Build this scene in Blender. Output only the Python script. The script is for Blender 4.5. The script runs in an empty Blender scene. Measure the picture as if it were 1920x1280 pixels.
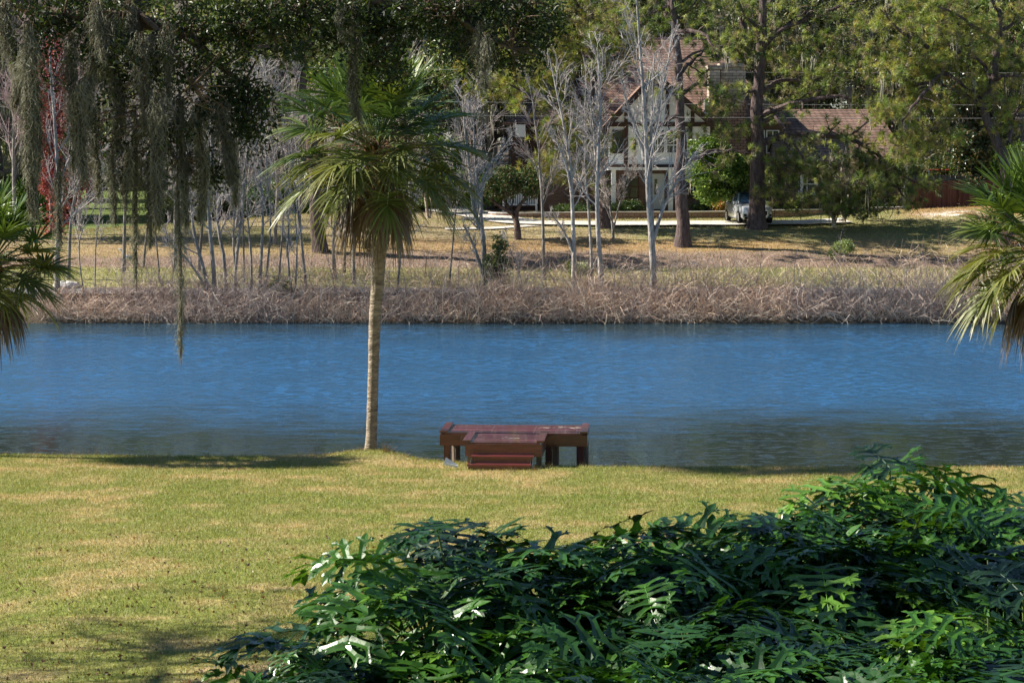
import bpy, math, random
import numpy as np
from math import radians, sin, cos, pi, atan, atan2, sqrt
from mathutils import Vector

# ------------------------------------------------------------------ camera, sky, sun, exposure
SC = bpy.context.scene
COL = SC.collection
F = 1920 * 85 / 36.0
TH = atan(366 / F)
CZ = 8.0
cd = bpy.data.cameras.new('camera'); cam = bpy.data.objects.new('camera', cd); COL.objects.link(cam)
cd.lens = 85; cd.sensor_width = 36; cd.clip_start = 0.5; cd.clip_end = 5000
cd.dof.use_dof = True; cd.dof.focus_distance = 95; cd.dof.aperture_fstop = 11
cam.location = (0, 0, CZ); cam.rotation_euler = (pi / 2 - TH, 0, 0)
SC.camera = cam
SUN_EL = radians(37); SAZ = radians(-79)          # azimuth from +Y, towards -X (left, slightly behind the far shore)
SD = Vector((sin(SAZ) * cos(SUN_EL), cos(SAZ) * cos(SUN_EL), sin(SUN_EL)))
w = bpy.data.worlds.new('World'); SC.world = w; w.use_nodes = True
nt = w.node_tree; bg = nt.nodes['Background']
sky = nt.nodes.new('ShaderNodeTexSky'); sky.sky_type = 'NISHITA'; sky.sun_disc = False
sky.sun_elevation = SUN_EL; sky.sun_rotation = SAZ; sky.air_density = 1.0; sky.dust_density = 0.0; sky.ozone_density = 5.0
nt.links.new(sky.outputs[0], bg.inputs[0]); bg.inputs[1].default_value = 0.05
ld = bpy.data.lights.new('sun', 'SUN'); ld.energy = 5.0; ld.angle = radians(0.5); ld.color = (1, 0.93, 0.82)
so = bpy.data.objects.new('sun', ld); COL.objects.link(so); so.rotation_euler = SD.to_track_quat('Z', 'Y').to_euler()
SC.view_settings.view_transform = 'Standard'; SC.view_settings.look = 'None'
SC.view_settings.exposure = 1.2; SC.view_settings.gamma = 1

# ------------------------------------------------------------------ helpers
def at(px, py, Y):
    u = (px - 960) / F; v = -(py - 640) / F
    dy = cos(TH) + v * sin(TH); dz = -sin(TH) + v * cos(TH); t = Y / dy
    return np.array([u * t, Y, CZ + dz * t])
def PX(x, y): return 960 + x * F / np.maximum(y, 1)
_T = np.random.RandomState(7).rand(256, 256)
def vnoise(x, y, s=0):
    x = np.asarray(x, float) + s * 17.3; y = np.asarray(y, float) + s * 9.1
    xi = np.floor(x).astype(int); yi = np.floor(y).astype(int); fx = x - xi; fy = y - yi
    fx = fx * fx * (3 - 2 * fx); fy = fy * fy * (3 - 2 * fy)
    g = lambda a, b: _T[a & 255, b & 255]
    return (g(xi, yi) * (1 - fx) + g(xi + 1, yi) * fx) * (1 - fy) + (g(xi, yi + 1) * (1 - fx) + g(xi + 1, yi + 1) * fx) * fy
def fbm(x, y, s=0, o=4):
    r = 0; a = 0.5; t = 0
    for i in range(o):
        r = r + a * vnoise(x * 2 ** i, y * 2 ** i, s + i); t += a; a *= 0.5
    return r / t
def sst(a, b, x):
    t = np.clip((np.asarray(x, float) - a) / (b - a), 0, 1); return t * t * (3 - 2 * t)

class MB:
    def __init__(s): s.V = []; s.C = []; s.F = []; s.n = 0
    def add(s, v, f, c=(.5, .5, .5)):
        v = np.asarray(v, float).reshape(-1, 3); f = np.asarray(f, int)
        c = np.asarray(c, float)
        if c.ndim == 1: c = np.tile(c, (len(v), 1))
        s.V.append(v); s.C.append(c); s.F.append(f + s.n); s.n += len(v); return s
    def box(s, lo, hi, c=(.5, .5, .5)):
        x0, y0, z0 = lo; x1, y1, z1 = hi
        v = [(x0, y0, z0), (x1, y0, z0), (x1, y1, z0), (x0, y1, z0), (x0, y0, z1), (x1, y0, z1), (x1, y1, z1), (x0, y1, z1)]
        return s.add(v, [(0, 3, 2, 1), (4, 5, 6, 7), (0, 1, 5, 4), (1, 2, 6, 5), (2, 3, 7, 6), (3, 0, 4, 7)], c)
    def mesh(s, name, mat, smooth=False):
        me = bpy.data.meshes.new(name)
        V = np.concatenate(s.V); C = np.concatenate(s.C)
        tot = np.concatenate([np.full(len(f), f.shape[1]) for f in s.F]); L = np.concatenate([f.ravel() for f in s.F])
        me.vertices.add(len(V)); me.vertices.foreach_set('co', V.astype(np.float32).ravel())
        me.loops.add(len(L)); me.loops.foreach_set('vertex_index', L.astype(np.int32))
        me.polygons.add(len(tot)); st = np.concatenate([[0], np.cumsum(tot)[:-1]])
        me.polygons.foreach_set('loop_start', st.astype(np.int32)); me.polygons.foreach_set('loop_total', tot.astype(np.int32))
        me.polygons.foreach_set('use_smooth', np.full(len(tot), smooth))
        me.update(calc_edges=True)
        a = me.attributes.new('Col', 'FLOAT_COLOR', 'POINT')
        a.data.foreach_set('color', np.concatenate([C, np.ones((len(C), 1))], 1).astype(np.float32).ravel())
        me.materials.append(mat); return me
    def build(s, name, mat, parent=None, smooth=False):
        o = bpy.data.objects.new(name, s.mesh(name, mat, smooth)); COL.objects.link(o)
        if parent: o.parent = parent
        return o
def tag(o, label=None, cat=None, group=None, kind=None):
    if label: o['label'] = label
    if cat: o['category'] = cat
    if group: o['group'] = group
    if kind: o['kind'] = kind
    return o
def thing(name, label, cat, loc=(0, 0, 0), rz=0, group=None):
    o = bpy.data.objects.new(name, None); COL.objects.link(o); o.location = [float(a) for a in loc]; o.rotation_euler = (0, 0, rz)
    o.empty_display_size = 0.3
    return tag(o, label, cat, group)
def dup(root, loc, rz=0, sc=1.0, label=None):
    r = root.copy(); COL.objects.link(r); r.location = [float(a) for a in loc]; r.rotation_euler = (0, 0, rz)
    r.scale = (sc, sc, sc) if np.isscalar(sc) else sc
    if label: r['label'] = label
    for ch in list(root.children):
        c = ch.copy(); COL.objects.link(c); c.parent = r
        for g in list(ch.children):
            d = g.copy(); COL.objects.link(d); d.parent = c
    return r
def unit(v): return v / (np.linalg.norm(v, axis=-1, keepdims=True) + 1e-9)

def tubes(mb, P, R, sides=5, col=(.3, .3, .3), cap=False):
    P = np.asarray(P, float); R = np.asarray(R, float)
    if P.ndim == 2: P = P[None]; R = R[None]
    N, n, _ = P.shape
    T = unit(np.gradient(P, axis=1)); m = np.abs(T[..., 2]).mean(1) > .75
    ref = np.where(m[:, None], np.array([[1., 0, 0]]), np.array([[0, 0, 1.]]))[:, None, :]
    A = unit(np.cross(T, np.broadcast_to(ref, T.shape))); B = np.cross(T, A)
    th = np.arange(sides) * 2 * pi / sides
    V = P[:, :, None] + R[:, :, None, None] * (A[:, :, None] * np.cos(th)[:, None] + B[:, :, None] * np.sin(th)[:, None])
    i = np.arange(N)[:, None, None] * n * sides + np.arange(n - 1)[None, :, None] * sides
    a = i + np.arange(sides); b = i + (np.arange(sides) + 1) % sides
    f = np.stack([a, b, b + sides, a + sides], -1).reshape(-1, 4)
    c = np.asarray(col, float)
    if c.ndim == 2: c = np.repeat(c, n * sides, 0)
    mb.add(V.reshape(-1, 3), f, c)
    if cap:
        for k in range(N):
            b0 = k * n * sides
            for e in (0, n - 1):
                rr = b0 + e * sides + np.arange(sides); mb.add(V[k, e], [np.arange(sides)[::(-1 if e else 1)]], col if c.ndim == 1 else c[0])
def smooth_poly(pts, n):
    pts = np.asarray(pts, float); d = np.concatenate([[0], np.cumsum(np.linalg.norm(np.diff(pts, axis=0), axis=1))]); d /= d[-1]
    # Catmull-Rom
    t = np.linspace(0, 1, n); out = []
    P = np.vstack([2 * pts[0] - pts[1], pts, 2 * pts[-1] - pts[-2]])
    for tt in t:
        k = min(np.searchsorted(d, tt, 'right') - 1, len(pts) - 2); u = (tt - d[k]) / (d[k + 1] - d[k] + 1e-9)
        p0, p1, p2, p3 = P[k:k + 4]
        out.append(.5 * ((2 * p1) + (-p0 + p2) * u + (2 * p0 - 5 * p1 + 4 * p2 - p3) * u * u + (-p0 + 3 * p1 - 3 * p2 + p3) * u ** 3))
    return np.array(out)
def rdir(rng, n): return unit(rng.normal(size=(n, 3)))
def branch(rng, p, d, L, r, n=6, wig=.18, trop=0.0, r1=.25):
    pts = [np.array(p, float)]; d = unit(np.array(d, float))
    for i in range(n - 1):
        d = unit(d + rng.normal(size=3) * wig + np.array([0, 0, trop])); pts.append(pts[-1] + d * L / (n - 1))
    return np.array(pts), np.linspace(r, r * r1, n)
def children(rng, P, R, cnt, Lr, ang, trop=0.0, start=.3, end=1.0, wig=.18, rr=.55, n=6, Labs=None):
    out = []; Ltot = np.linalg.norm(np.diff(P, axis=0), axis=1).sum()
    for k in range(cnt):
        t = start + (end - start) * (k + rng.rand()) / cnt; f = t * (len(P) - 1); i = min(int(f), len(P) - 2); u = f - i
        p = P[i] * (1 - u) + P[i + 1] * u; r = R[i] * (1 - u) + R[i + 1] * u
        T = unit(P[i + 1] - P[i]); q = unit(np.cross(T, rdir(rng, 1)[0])); a = ang * rng.uniform(.7, 1.3)
        L = (Labs if Labs else Ltot * Lr) * rng.uniform(.6, 1.25) * (1.15 - .55 * t)
        out.append(branch(rng, p, T * cos(a) + q * sin(a), L, max(r * rr, .004), n, wig, trop))
    return out
def tube_list(mb, L, sides, col, rng=None, jit=.12):
    P = np.array([a for a, b in L]); R = np.array([b for a, b in L])
    c = np.tile(np.asarray(col, float), (len(L), 1))
    if rng is not None: c = c * rng.uniform(1 - jit, 1 + jit, (len(L), 1))
    tubes(mb, P, R, sides, c)

def leaves(mb, C, size, rng, pal, asp=.5, fold=.15, jit=.3, up=0.0, w=None):
    C = np.asarray(C, float); N = len(C); pal = np.asarray(pal, float)
    d = rdir(rng, N); nn = rdir(rng, N) + np.array([0, 0, up]); s = unit(np.cross(d, nn)); u = np.cross(s, d)
    L = (size * rng.uniform(.6, 1.35, N))[:, None]; W = L * asp
    V = np.stack([C, C + d * L * .5 + s * W * .5 + u * L * fold, C + d * L, C + d * L * .5 - s * W * .5 + u * L * fold], 1)
    f = np.arange(N)[:, None] * 4 + np.arange(4)
    c = pal[rng.choice(len(pal), N, p=w)] * rng.uniform(1 - jit, 1 + jit, (N, 1))
    mb.add(V.reshape(-1, 3), f, np.repeat(c, 4, 0))
def clumps(rng, centers, per, rad, flat=.75):
    C = np.repeat(np.asarray(centers), per, 0); o = rdir(rng, len(C)) * (rng.rand(len(C), 1) ** .5) * rad; o[:, 2] *= flat
    return C + o
def tufts(mb, C, D, rng, nl=.24, cnt=20, wd=.02, pal=((.1, .15, .02),), spread=.9, jit=.3):
    N = len(C); pal = np.asarray(pal, float)
    d = unit(D[:, None] * .75 + rdir(rng, N * cnt).reshape(N, cnt, 3) * spread)
    L = nl * rng.uniform(.7, 1.2, (N, cnt, 1)); s = unit(np.cross(d, rdir(rng, N * cnt).reshape(N, cnt, 3))) * wd / 2
    b = C[:, None] + rdir(rng, N * cnt).reshape(N, cnt, 3) * nl * .12
    V = np.stack([b - s, b + s, b + d * L], 2).reshape(-1, 3)
    c = pal[rng.randint(len(pal), size=N)] * rng.uniform(1 - jit, 1 + jit, (N, 1))
    mb.add(V, np.arange(N * cnt * 3).reshape(-1, 3), np.repeat(c, cnt * 3, 0))

# ------------------------------------------------------------------ materials
def mat(name, col=None, rough=.6, spec=.4, trans=0.0, noise=None, bump=None, metal=0.0, stretch=(1, 1, 1), coat=0.0):
    m = bpy.data.materials.new(name); m.use_nodes = True; n = m.node_tree; N = n.nodes; Lk = n.links
    b = N['Principled BSDF']; b.inputs['Roughness'].default_value = rough; b.inputs['Specular IOR Level'].default_value = spec
    b.inputs['Metallic'].default_value = metal; b.inputs['Coat Weight'].default_value = coat
    if col is None:
        a = N.new('ShaderNodeAttribute'); a.attribute_name = 'Col'; src = a.outputs['Color']
    else:
        a = N.new('ShaderNodeRGB'); a.outputs[0].default_value = (*col, 1); src = a.outputs[0]
    tc = N.new('ShaderNodeTexCoord'); mp = N.new('ShaderNodeMapping'); mp.inputs['Scale'].default_value = stretch
    Lk.new(tc.outputs['Object'], mp.inputs['Vector'])
    if noise:                      # (scale, low, high)
        t = N.new('ShaderNodeTexNoise'); t.inputs['Scale'].default_value = noise[0]; t.inputs['Detail'].default_value = 6; t.inputs['Roughness'].default_value = .65
        Lk.new(mp.outputs[0], t.inputs['Vector'])
        r = N.new('ShaderNodeMapRange'); r.inputs[1].default_value = .3; r.inputs[2].default_value = .7; r.inputs[3].default_value = noise[1]; r.inputs[4].default_value = noise[2]
        Lk.new(t.outputs[0], r.inputs[0]); v = N.new('ShaderNodeVectorMath'); v.operation = 'SCALE'
        Lk.new(src, v.inputs[0]); Lk.new(r.outputs[0], v.inputs['Scale']); src = v.outputs[0]
    if bump:                       # (scale, strength, distance)
        t = N.new('ShaderNodeTexNoise'); t.inputs['Scale'].default_value = bump[0]; t.inputs['Detail'].default_value = 5
        Lk.new(mp.outputs[0], t.inputs['Vector']); bp = N.new('ShaderNodeBump'); bp.inputs['Strength'].default_value = bump[1]; bp.inputs['Distance'].default_value = bump[2]
        Lk.new(t.outputs[0], bp.inputs['Height']); Lk.new(bp.outputs[0], b.inputs['Normal'])
    Lk.new(src, b.inputs['Base Color'])
    if trans:
        tr = N.new('ShaderNodeBsdfTranslucent'); mx = N.new('ShaderNodeMixShader'); mx.inputs[0].default_value = trans
        v = N.new('ShaderNodeVectorMath'); v.operation = 'MULTIPLY'; v.inputs[1].default_value = (1.3, 1.25, .6)
        Lk.new(src, v.inputs[0]); Lk.new(v.outputs[0], tr.inputs[0])
        Lk.new(b.outputs[0], mx.inputs[1]); Lk.new(tr.outputs[0], mx.inputs[2]); Lk.new(mx.outputs[0], N['Material Output'].inputs[0])
    return m
M_leaf = mat('leaf', rough=.45, spec=.4, trans=.26)
M_needle = mat('needle', rough=.5, spec=.35, trans=.3)
M_gloss = mat('glossy_leaf', rough=.33, spec=.7, trans=.2, bump=(9, .25, .02))
M_palm = mat('palm_leaf', rough=.42, spec=.4, trans=.22)
M_bark = mat('bark', rough=.9, spec=.15, noise=(6, .35, 1.55), bump=(14, 1.0, .08), stretch=(1, 1, .35))
M_twig = mat('twig', rough=.8, spec=.2)
M_moss = mat('moss', rough=.9, spec=.1, trans=.3)
M_grass = mat('grass_blade', rough=.55, spec=.3, trans=.3)
M_ptrunk = mat('palm_bark', rough=.9, spec=.1, noise=(4, .35, 1.4), bump=(9, 1.0, .07), stretch=(1, 1, 3.5))

# ------------------------------------------------------------------ terrain
_cols = [-900, 150, 350, 550, 850, 1200, 1500, 1700, 1850, 2600]
_rows = [108.5, 109.6, 111, 113, 117, 121, 124, 128, 131, 134, 136.8, 137.3, 142, 150, 170, 200, 260, 400, 1500]
_Z = np.array([
 [-.9, .05, .55, 1.22, 1.78, 1.95, 2.35, 3.0, 3.24, 3.3, 3.28, 3.25, 3.2, 3.2, 3.3, 3.7, 5, 9, 9],
 [-.9, .05, .55, 1.22, 1.78, 1.95, 2.35, 3.0, 3.24, 3.3, 3.28, 3.25, 3.2, 3.2, 3.3, 3.7, 5, 9, 9],
 [-.9, .05, .55, 1.22, 1.78, 1.95, 2.45, 3.15, 3.45, 3.6, 3.6, 3.6, 3.4, 3.3, 3.3, 3.7, 5, 9, 9],
 [-.9, .05, .55, 1.22, 1.78, 1.95, 2.6, 3.4, 3.8, 4.05, 4.1, 4.1, 4.0, 3.7, 3.6, 4, 5, 9, 9],
 [-.9, .05, .55, 1.22, 1.78, 1.95, 2.62, 3.3, 3.64, 3.86, 4.0, 4.02, 4.15, 4.3, 4.3, 4.5, 5.5, 9, 9],
 [-.9, .05, .55, 1.22, 1.78, 1.95, 2.64, 3.31, 3.64, 3.83, 3.88, 4.2, 4.25, 4.3, 4.4, 5, 6, 9, 9],
 [-.9, .05, .55, 1.22, 1.78, 1.95, 2.6, 3.3, 3.64, 3.84, 3.95, 4.25, 4.3, 4.3, 4.4, 5, 6, 9, 9],
 [-.9, .05, .55, 1.22, 1.78, 1.95, 2.4, 3.3, 3.75, 4.1, 4.35, 4.4, 4.4, 4.4, 4.5, 5, 6, 9, 9],
 [-.9, .05, .55, 1.22, 1.78, 1.95, 2.4, 3.35, 3.85, 4.25, 4.55, 4.58, 4.6, 4.6, 4.6, 5, 6, 9, 9],
 [-.9, .05, .55, 1.22, 1.78, 1.95, 2.4, 3.35, 3.85, 4.25, 4.55, 4.58, 4.6, 4.6, 4.6, 5, 6, 9, 9]])
EDX = [-60, -11.9, -5.7, -3.3, -2.2, -.3, 2, 12, 60]; EDY = [58.2, 57.6, 57.1, 57.5, 56.6, 55.3, 55.0, 54.9, 55.5]
def edge(x): return np.interp(x, EDX, EDY) + .12 * (vnoise(np.asarray(x) * 1.3, 0 * np.asarray(x), 3) - .5)
def gz(x, y):
    x = np.asarray(x, float); y = np.asarray(y, float)
    e = edge(x)
    zn = .7 + (56 - y) * .0205 + np.where(y < 29, (29 - y) * .15, 0) + .05 * (fbm(x * .25, y * .25, 5) - .5)
    zn = zn + .16 * np.exp(-((x + 3.3) ** 2 + (y - 56.7) ** 2) / .8)
    zn = np.where(y > e - .35, zn * 1 - 2.1 * sst(e - .35, e + 1.6, y), zn)
    pc = np.interp(PX(x, np.maximum(y, 100)), _cols, np.arange(len(_cols))); i = np.clip(pc.astype(int), 0, len(_cols) - 2); u = pc - i
    pr = np.interp(y, _rows, np.arange(len(_rows))); j = np.clip(pr.astype(int), 0, len(_rows) - 2); v = pr - j
    zf = (_Z[i, j] * (1 - v) + _Z[i, j + 1] * v) * (1 - u) + (_Z[i + 1, j] * (1 - v) + _Z[i + 1, j + 1] * v) * u
    zf = zf + np.where(y > 112, .12 * (fbm(x * .2, y * .2, 8) - .5), 0) + np.where((y > 121) & (y < 125), .15 * (fbm(x, y, 9) - .5), 0)
    sy = 109.4 + 1.0 * (fbm(x * .12, 0 * x, 11) - .5)
    zf = np.where(y < 112, zf + (109.4 - sy) * .5 * sst(113, 111, y), zf)
    return np.where(y < e + 1.7, np.maximum(zn, -1.6), np.where(y < 108.5, -1.4, zf))
def G(x, y): return float(gz(np.array([x]), np.array([y]))[0])
def ground_col(x, y):
    px = PX(x, np.maximum(y, 1))
    n1 = fbm(x * .35, y * .35, 21); n2 = fbm(x * 1.4, y * 1.4, 22); n3 = fbm(x * .12, y * .12, 23); n4 = fbm(x * 5, y * 5, 24, 2)
    # near lawn: straw / green patches
    straw = np.array([.40, .30, .15]); green = np.array([.17, .195, .045]); olive = np.array([.25, .23, .08]); duff = np.array([.17, .12, .095])
    t = sst(.36, .70, .40 * n1 + .34 * n2 + .26 * n4 + .07 * sst(46, 55, y) - .01); t2 = sst(.4, .7, n2)
    c = green * (1 - t[..., None]) + (olive * (1 - t2[..., None]) + straw * t2[..., None]) * t[..., None]
    far = y > 100
    tan = np.array([.34, .275, .165]); org = np.array([.33, .195, .09]); gr = np.array([.20, .21, .075]); litter = np.array([.23, .165, .13])
    f = tan * (1 - sst(.45, .7, n1)[..., None] * .6) + gr * (sst(.45, .7, n1)[..., None] * .6)
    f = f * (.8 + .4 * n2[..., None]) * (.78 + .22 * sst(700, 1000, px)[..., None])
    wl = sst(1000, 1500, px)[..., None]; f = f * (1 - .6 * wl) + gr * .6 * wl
    k = (sst(122.8, 124.2, y + 1.5 * (n1 - .5)) * sst(128, 125.5, y + 2.4 * (n1 - .5)))[..., None]; f = f * (1 - k * .7) + (org * (.5 + .5 * (sst(500, 1000, px) * sst(1560, 1420, px))[..., None]) + tan * .5 * (1 - (sst(500, 1000, px) * sst(1560, 1420, px))[..., None])) * k * .7
    k = (sst(120.3, 121.5, y + 1.5 * (n1 - .5)) * sst(124.6, 123.2, y + 1.5 * (n1 - .5)))[..., None]; f = f * (1 - k) + litter * (.6 + .8 * n2[..., None]) * k
    k = (sst(113.6, 114.4, y) * sst(121, 120.2, y + (n1 - .5)) * sst(1700, 500, px))[..., None]; f = f * (1 - k) + (gr * 1.1 * (1 - n2[..., None] * .5) + tan * n2[..., None] * .5) * k
    k = sst(113.0, 112.0, y)[..., None]; f = f * (1 - k) + duff * k
    k = (sst(1660, 1730, px) * sst(132, 135, y) * sst(140, 138, y))[..., None]; f = f * (1 - k * .8) + org * k * .8
    k = (np.exp(-((px - 1790) / 55) ** 2 - ((y - 134.6) / 1.0) ** 2) * (n2 > .42))[..., None]; f = f * (1 - k) + np.array([.75, .7, .65]) * k
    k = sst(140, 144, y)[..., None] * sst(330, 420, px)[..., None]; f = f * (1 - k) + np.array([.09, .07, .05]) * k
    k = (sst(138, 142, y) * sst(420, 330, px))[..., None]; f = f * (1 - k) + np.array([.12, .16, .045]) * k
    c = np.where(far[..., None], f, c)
    k = ((y > edge(x) - .1) & (y < 112))[..., None] * sst(-.2, .5, 0 * y + .6)[..., None]
    return np.where(k > .5, np.array([.09, .07, .05]), c)
def axis(segs):
    out = []
    for a, b, s in segs: out += list(np.arange(a, b, s))
    return np.array(out + [segs[-1][1]])
gx = axis([(-1500, -200, 130), (-200, -70, 10), (-70, -34, 3), (-34, 34, .4), (34, 70, 3), (70, 200, 10), (200, 1500, 130)])
gy = axis([(-40, 15, 4), (15, 28, .6), (28, 59, .3), (59, 108, 7), (108, 140, .3), (140, 160, 1), (160, 300, 5), (300, 1500, 80)])
GX, GY = np.meshgrid(gx, gy); GZ = gz(GX, GY)
nx = len(gx); ny = len(gy); ii = (np.arange(ny - 1)[:, None] * nx + np.arange(nx - 1)).ravel()
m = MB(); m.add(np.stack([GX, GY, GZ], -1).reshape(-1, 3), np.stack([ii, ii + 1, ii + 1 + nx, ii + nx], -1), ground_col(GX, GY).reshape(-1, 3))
M_ground = mat('ground', rough=.95, spec=.1, noise=(5, .7, 1.35), bump=(12, .8, .08))
g = m.build('ground', M_ground, smooth=True); tag(g, kind='structure')

# water
def water_mat():
    m = bpy.data.materials.new('water'); m.use_nodes = True; n = m.node_tree; N = n.nodes; Lk = n.links; b = N['Principled BSDF']
    b.inputs['Base Color'].default_value = (.005, .03, .055, 1); b.inputs['Roughness'].default_value = .06; b.inputs['IOR'].default_value = 1.6
    tc = N.new('ShaderNodeTexCoord'); sep = N.new('ShaderNodeSeparateXYZ'); Lk.new(tc.outputs['Object'], sep.inputs[0])
    def noise(sc, st, det=3):
        mp = N.new('ShaderNodeMapping'); mp.inputs['Scale'].default_value = st; Lk.new(tc.outputs['Object'], mp.inputs[0])
        t = N.new('ShaderNodeTexNoise'); t.inputs['Scale'].default_value = sc; t.inputs['Detail'].default_value = det; Lk.new(mp.outputs[0], t.inputs['Vector']); return t.outputs[0]
    def mr(src, a, bb, c, d):
        r = N.new('ShaderNodeMapRange'); r.interpolation_type = 'SMOOTHSTEP'
        for i, v in enumerate((a, bb, c, d)): r.inputs[i + 1].default_value = v
        Lk.new(src, r.inputs[0]); return r.outputs[0]
    def mth(op, a, b_):
        q = N.new('ShaderNodeMath'); q.operation = op
        for i, v in enumerate((a, b_)):
            if isinstance(v, (int, float)): q.inputs[i].default_value = v
            else: Lk.new(v, q.inputs[i])
        return q.outputs[0]
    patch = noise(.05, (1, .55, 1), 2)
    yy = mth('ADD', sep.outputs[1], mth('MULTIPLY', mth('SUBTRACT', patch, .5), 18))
    ripple = mth('MULTIPLY', mr(yy, 63, 75, .07, 1.0), mr(sep.outputs[1], 98, 109, 1.0, .25))
    ripple = mth('MULTIPLY', ripple, mr(patch, .3, .65, .75, 1.1))
    h = mth('MULTIPLY', ripple, mth('ADD', mth('ADD', mth('MULTIPLY', noise(1.0, (2.8, .75, 1), 3), 1.9), mth('MULTIPLY', noise(1.7, (1, 1.5, 1), 4), 1.0)), mth('MULTIPLY', noise(4.5, (1, 1.3, 1), 3), .75)))
    h = mth('ADD', h, mth('MULTIPLY', mr(noise(1.9, (1, 1.7, 1), 2), .54, .72, 0, 1.4), mr(noise(.22, (1, .8, 1), 2), .38, .6, .15, 1)))
    bp = N.new('ShaderNodeBump'); bp.inputs['Distance'].default_value = .04; bp.inputs['Strength'].default_value = 1; Lk.new(h, bp.inputs['Height'])
    bc = N.new('ShaderNodeMix'); bc.data_type = 'RGBA'; bc.inputs[6].default_value = (.028, .034, .024, 1); bc.inputs[7].default_value = (.034, .128, .285, 1)  # reflections painted into body colour: sky blue mid-pond, tree olive near both shores
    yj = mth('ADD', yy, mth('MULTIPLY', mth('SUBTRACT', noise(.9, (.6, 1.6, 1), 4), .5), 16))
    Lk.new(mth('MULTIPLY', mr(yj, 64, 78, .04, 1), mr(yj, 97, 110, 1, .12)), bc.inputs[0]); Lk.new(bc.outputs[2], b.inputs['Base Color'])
    b.inputs['Specular IOR Level'].default_value = 0; b.inputs['Roughness'].default_value = 1
    gl = N.new('ShaderNodeBsdfGlossy'); gl.inputs['Color'].default_value = (.55, .85, 1, 1); gl.inputs['Roughness'].default_value = .05; Lk.new(bp.outputs[0], gl.inputs['Normal'])
    fr = N.new('ShaderNodeFresnel'); fr.inputs[0].default_value = 1.6; Lk.new(bp.outputs[0], fr.inputs['Normal']); mx = N.new('ShaderNodeMixShader')
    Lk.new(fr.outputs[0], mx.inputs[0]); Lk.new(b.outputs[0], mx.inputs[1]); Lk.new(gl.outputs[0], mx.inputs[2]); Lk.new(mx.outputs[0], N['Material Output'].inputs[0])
    return m
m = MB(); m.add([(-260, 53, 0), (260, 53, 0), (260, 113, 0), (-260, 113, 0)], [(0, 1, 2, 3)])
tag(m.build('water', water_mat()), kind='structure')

# path and driveway ribbons laid on the ground
def ribbon(name, pts, width, matl, lift=.03, n=120, label=None):
    P = smooth_poly(np.array([(a, b, 0) for a, b in pts]), n); T = unit(np.gradient(P, axis=0)); S = np.stack([-T[:, 1], T[:, 0], 0 * T[:, 0]], -1)
    k = 7; rows = []
    for j in range(k):
        q = P + S * width * (j / (k - 1) - .5); q[:, 2] = gz(q[:, 0], q[:, 1]) + lift; rows.append(q)
    V = np.array(rows); z = V[:, :, 2]; V[:, :, 2] = np.maximum(z, z.mean(0, keepdims=True) - .02)
    idx = (np.arange(k - 1)[:, None] * n + np.arange(n - 1)).ravel()
    mb = MB(); mb.add(V.reshape(-1, 3), np.stack([idx, idx + n, idx + n + 1, idx + 1], -1)); o = mb.build(name, matl, smooth=True); tag(o, label, kind='structure'); return o
M_asph = mat('asphalt', (.11, .11, .125), .85, .2, noise=(3, .8, 1.2))
M_conc = mat('concrete', (.62, .58, .52), .8, .2, noise=(1.5, .85, 1.12), bump=(30, .3, .01))
ribbon('path', [(-60, 113.0), (-30, 112.9), (0, 113.1), (30, 112.9), (60, 113)], 1.5, M_asph)
def W(px, y): return (px - 960) * y / F
ribbon('driveway', [(W(845, 147), 147), (W(852, 143), 143), (W(895, 139), 139), (W(935, 136), 136), (W(1010, 132.9), 132.9), (W(1200, 132.4), 132.4), (W(1400, 132.6), 132.6), (W(1590, 133.0), 133.0)], 2.9, M_conc, lift=.05)
ribbon('walkway', [(W(835, 130.2), 130.2), (W(930, 130.6), 130.6), (W(1010, 131.6), 131.6)], .8, M_conc, lift=.045, n=40)
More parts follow.
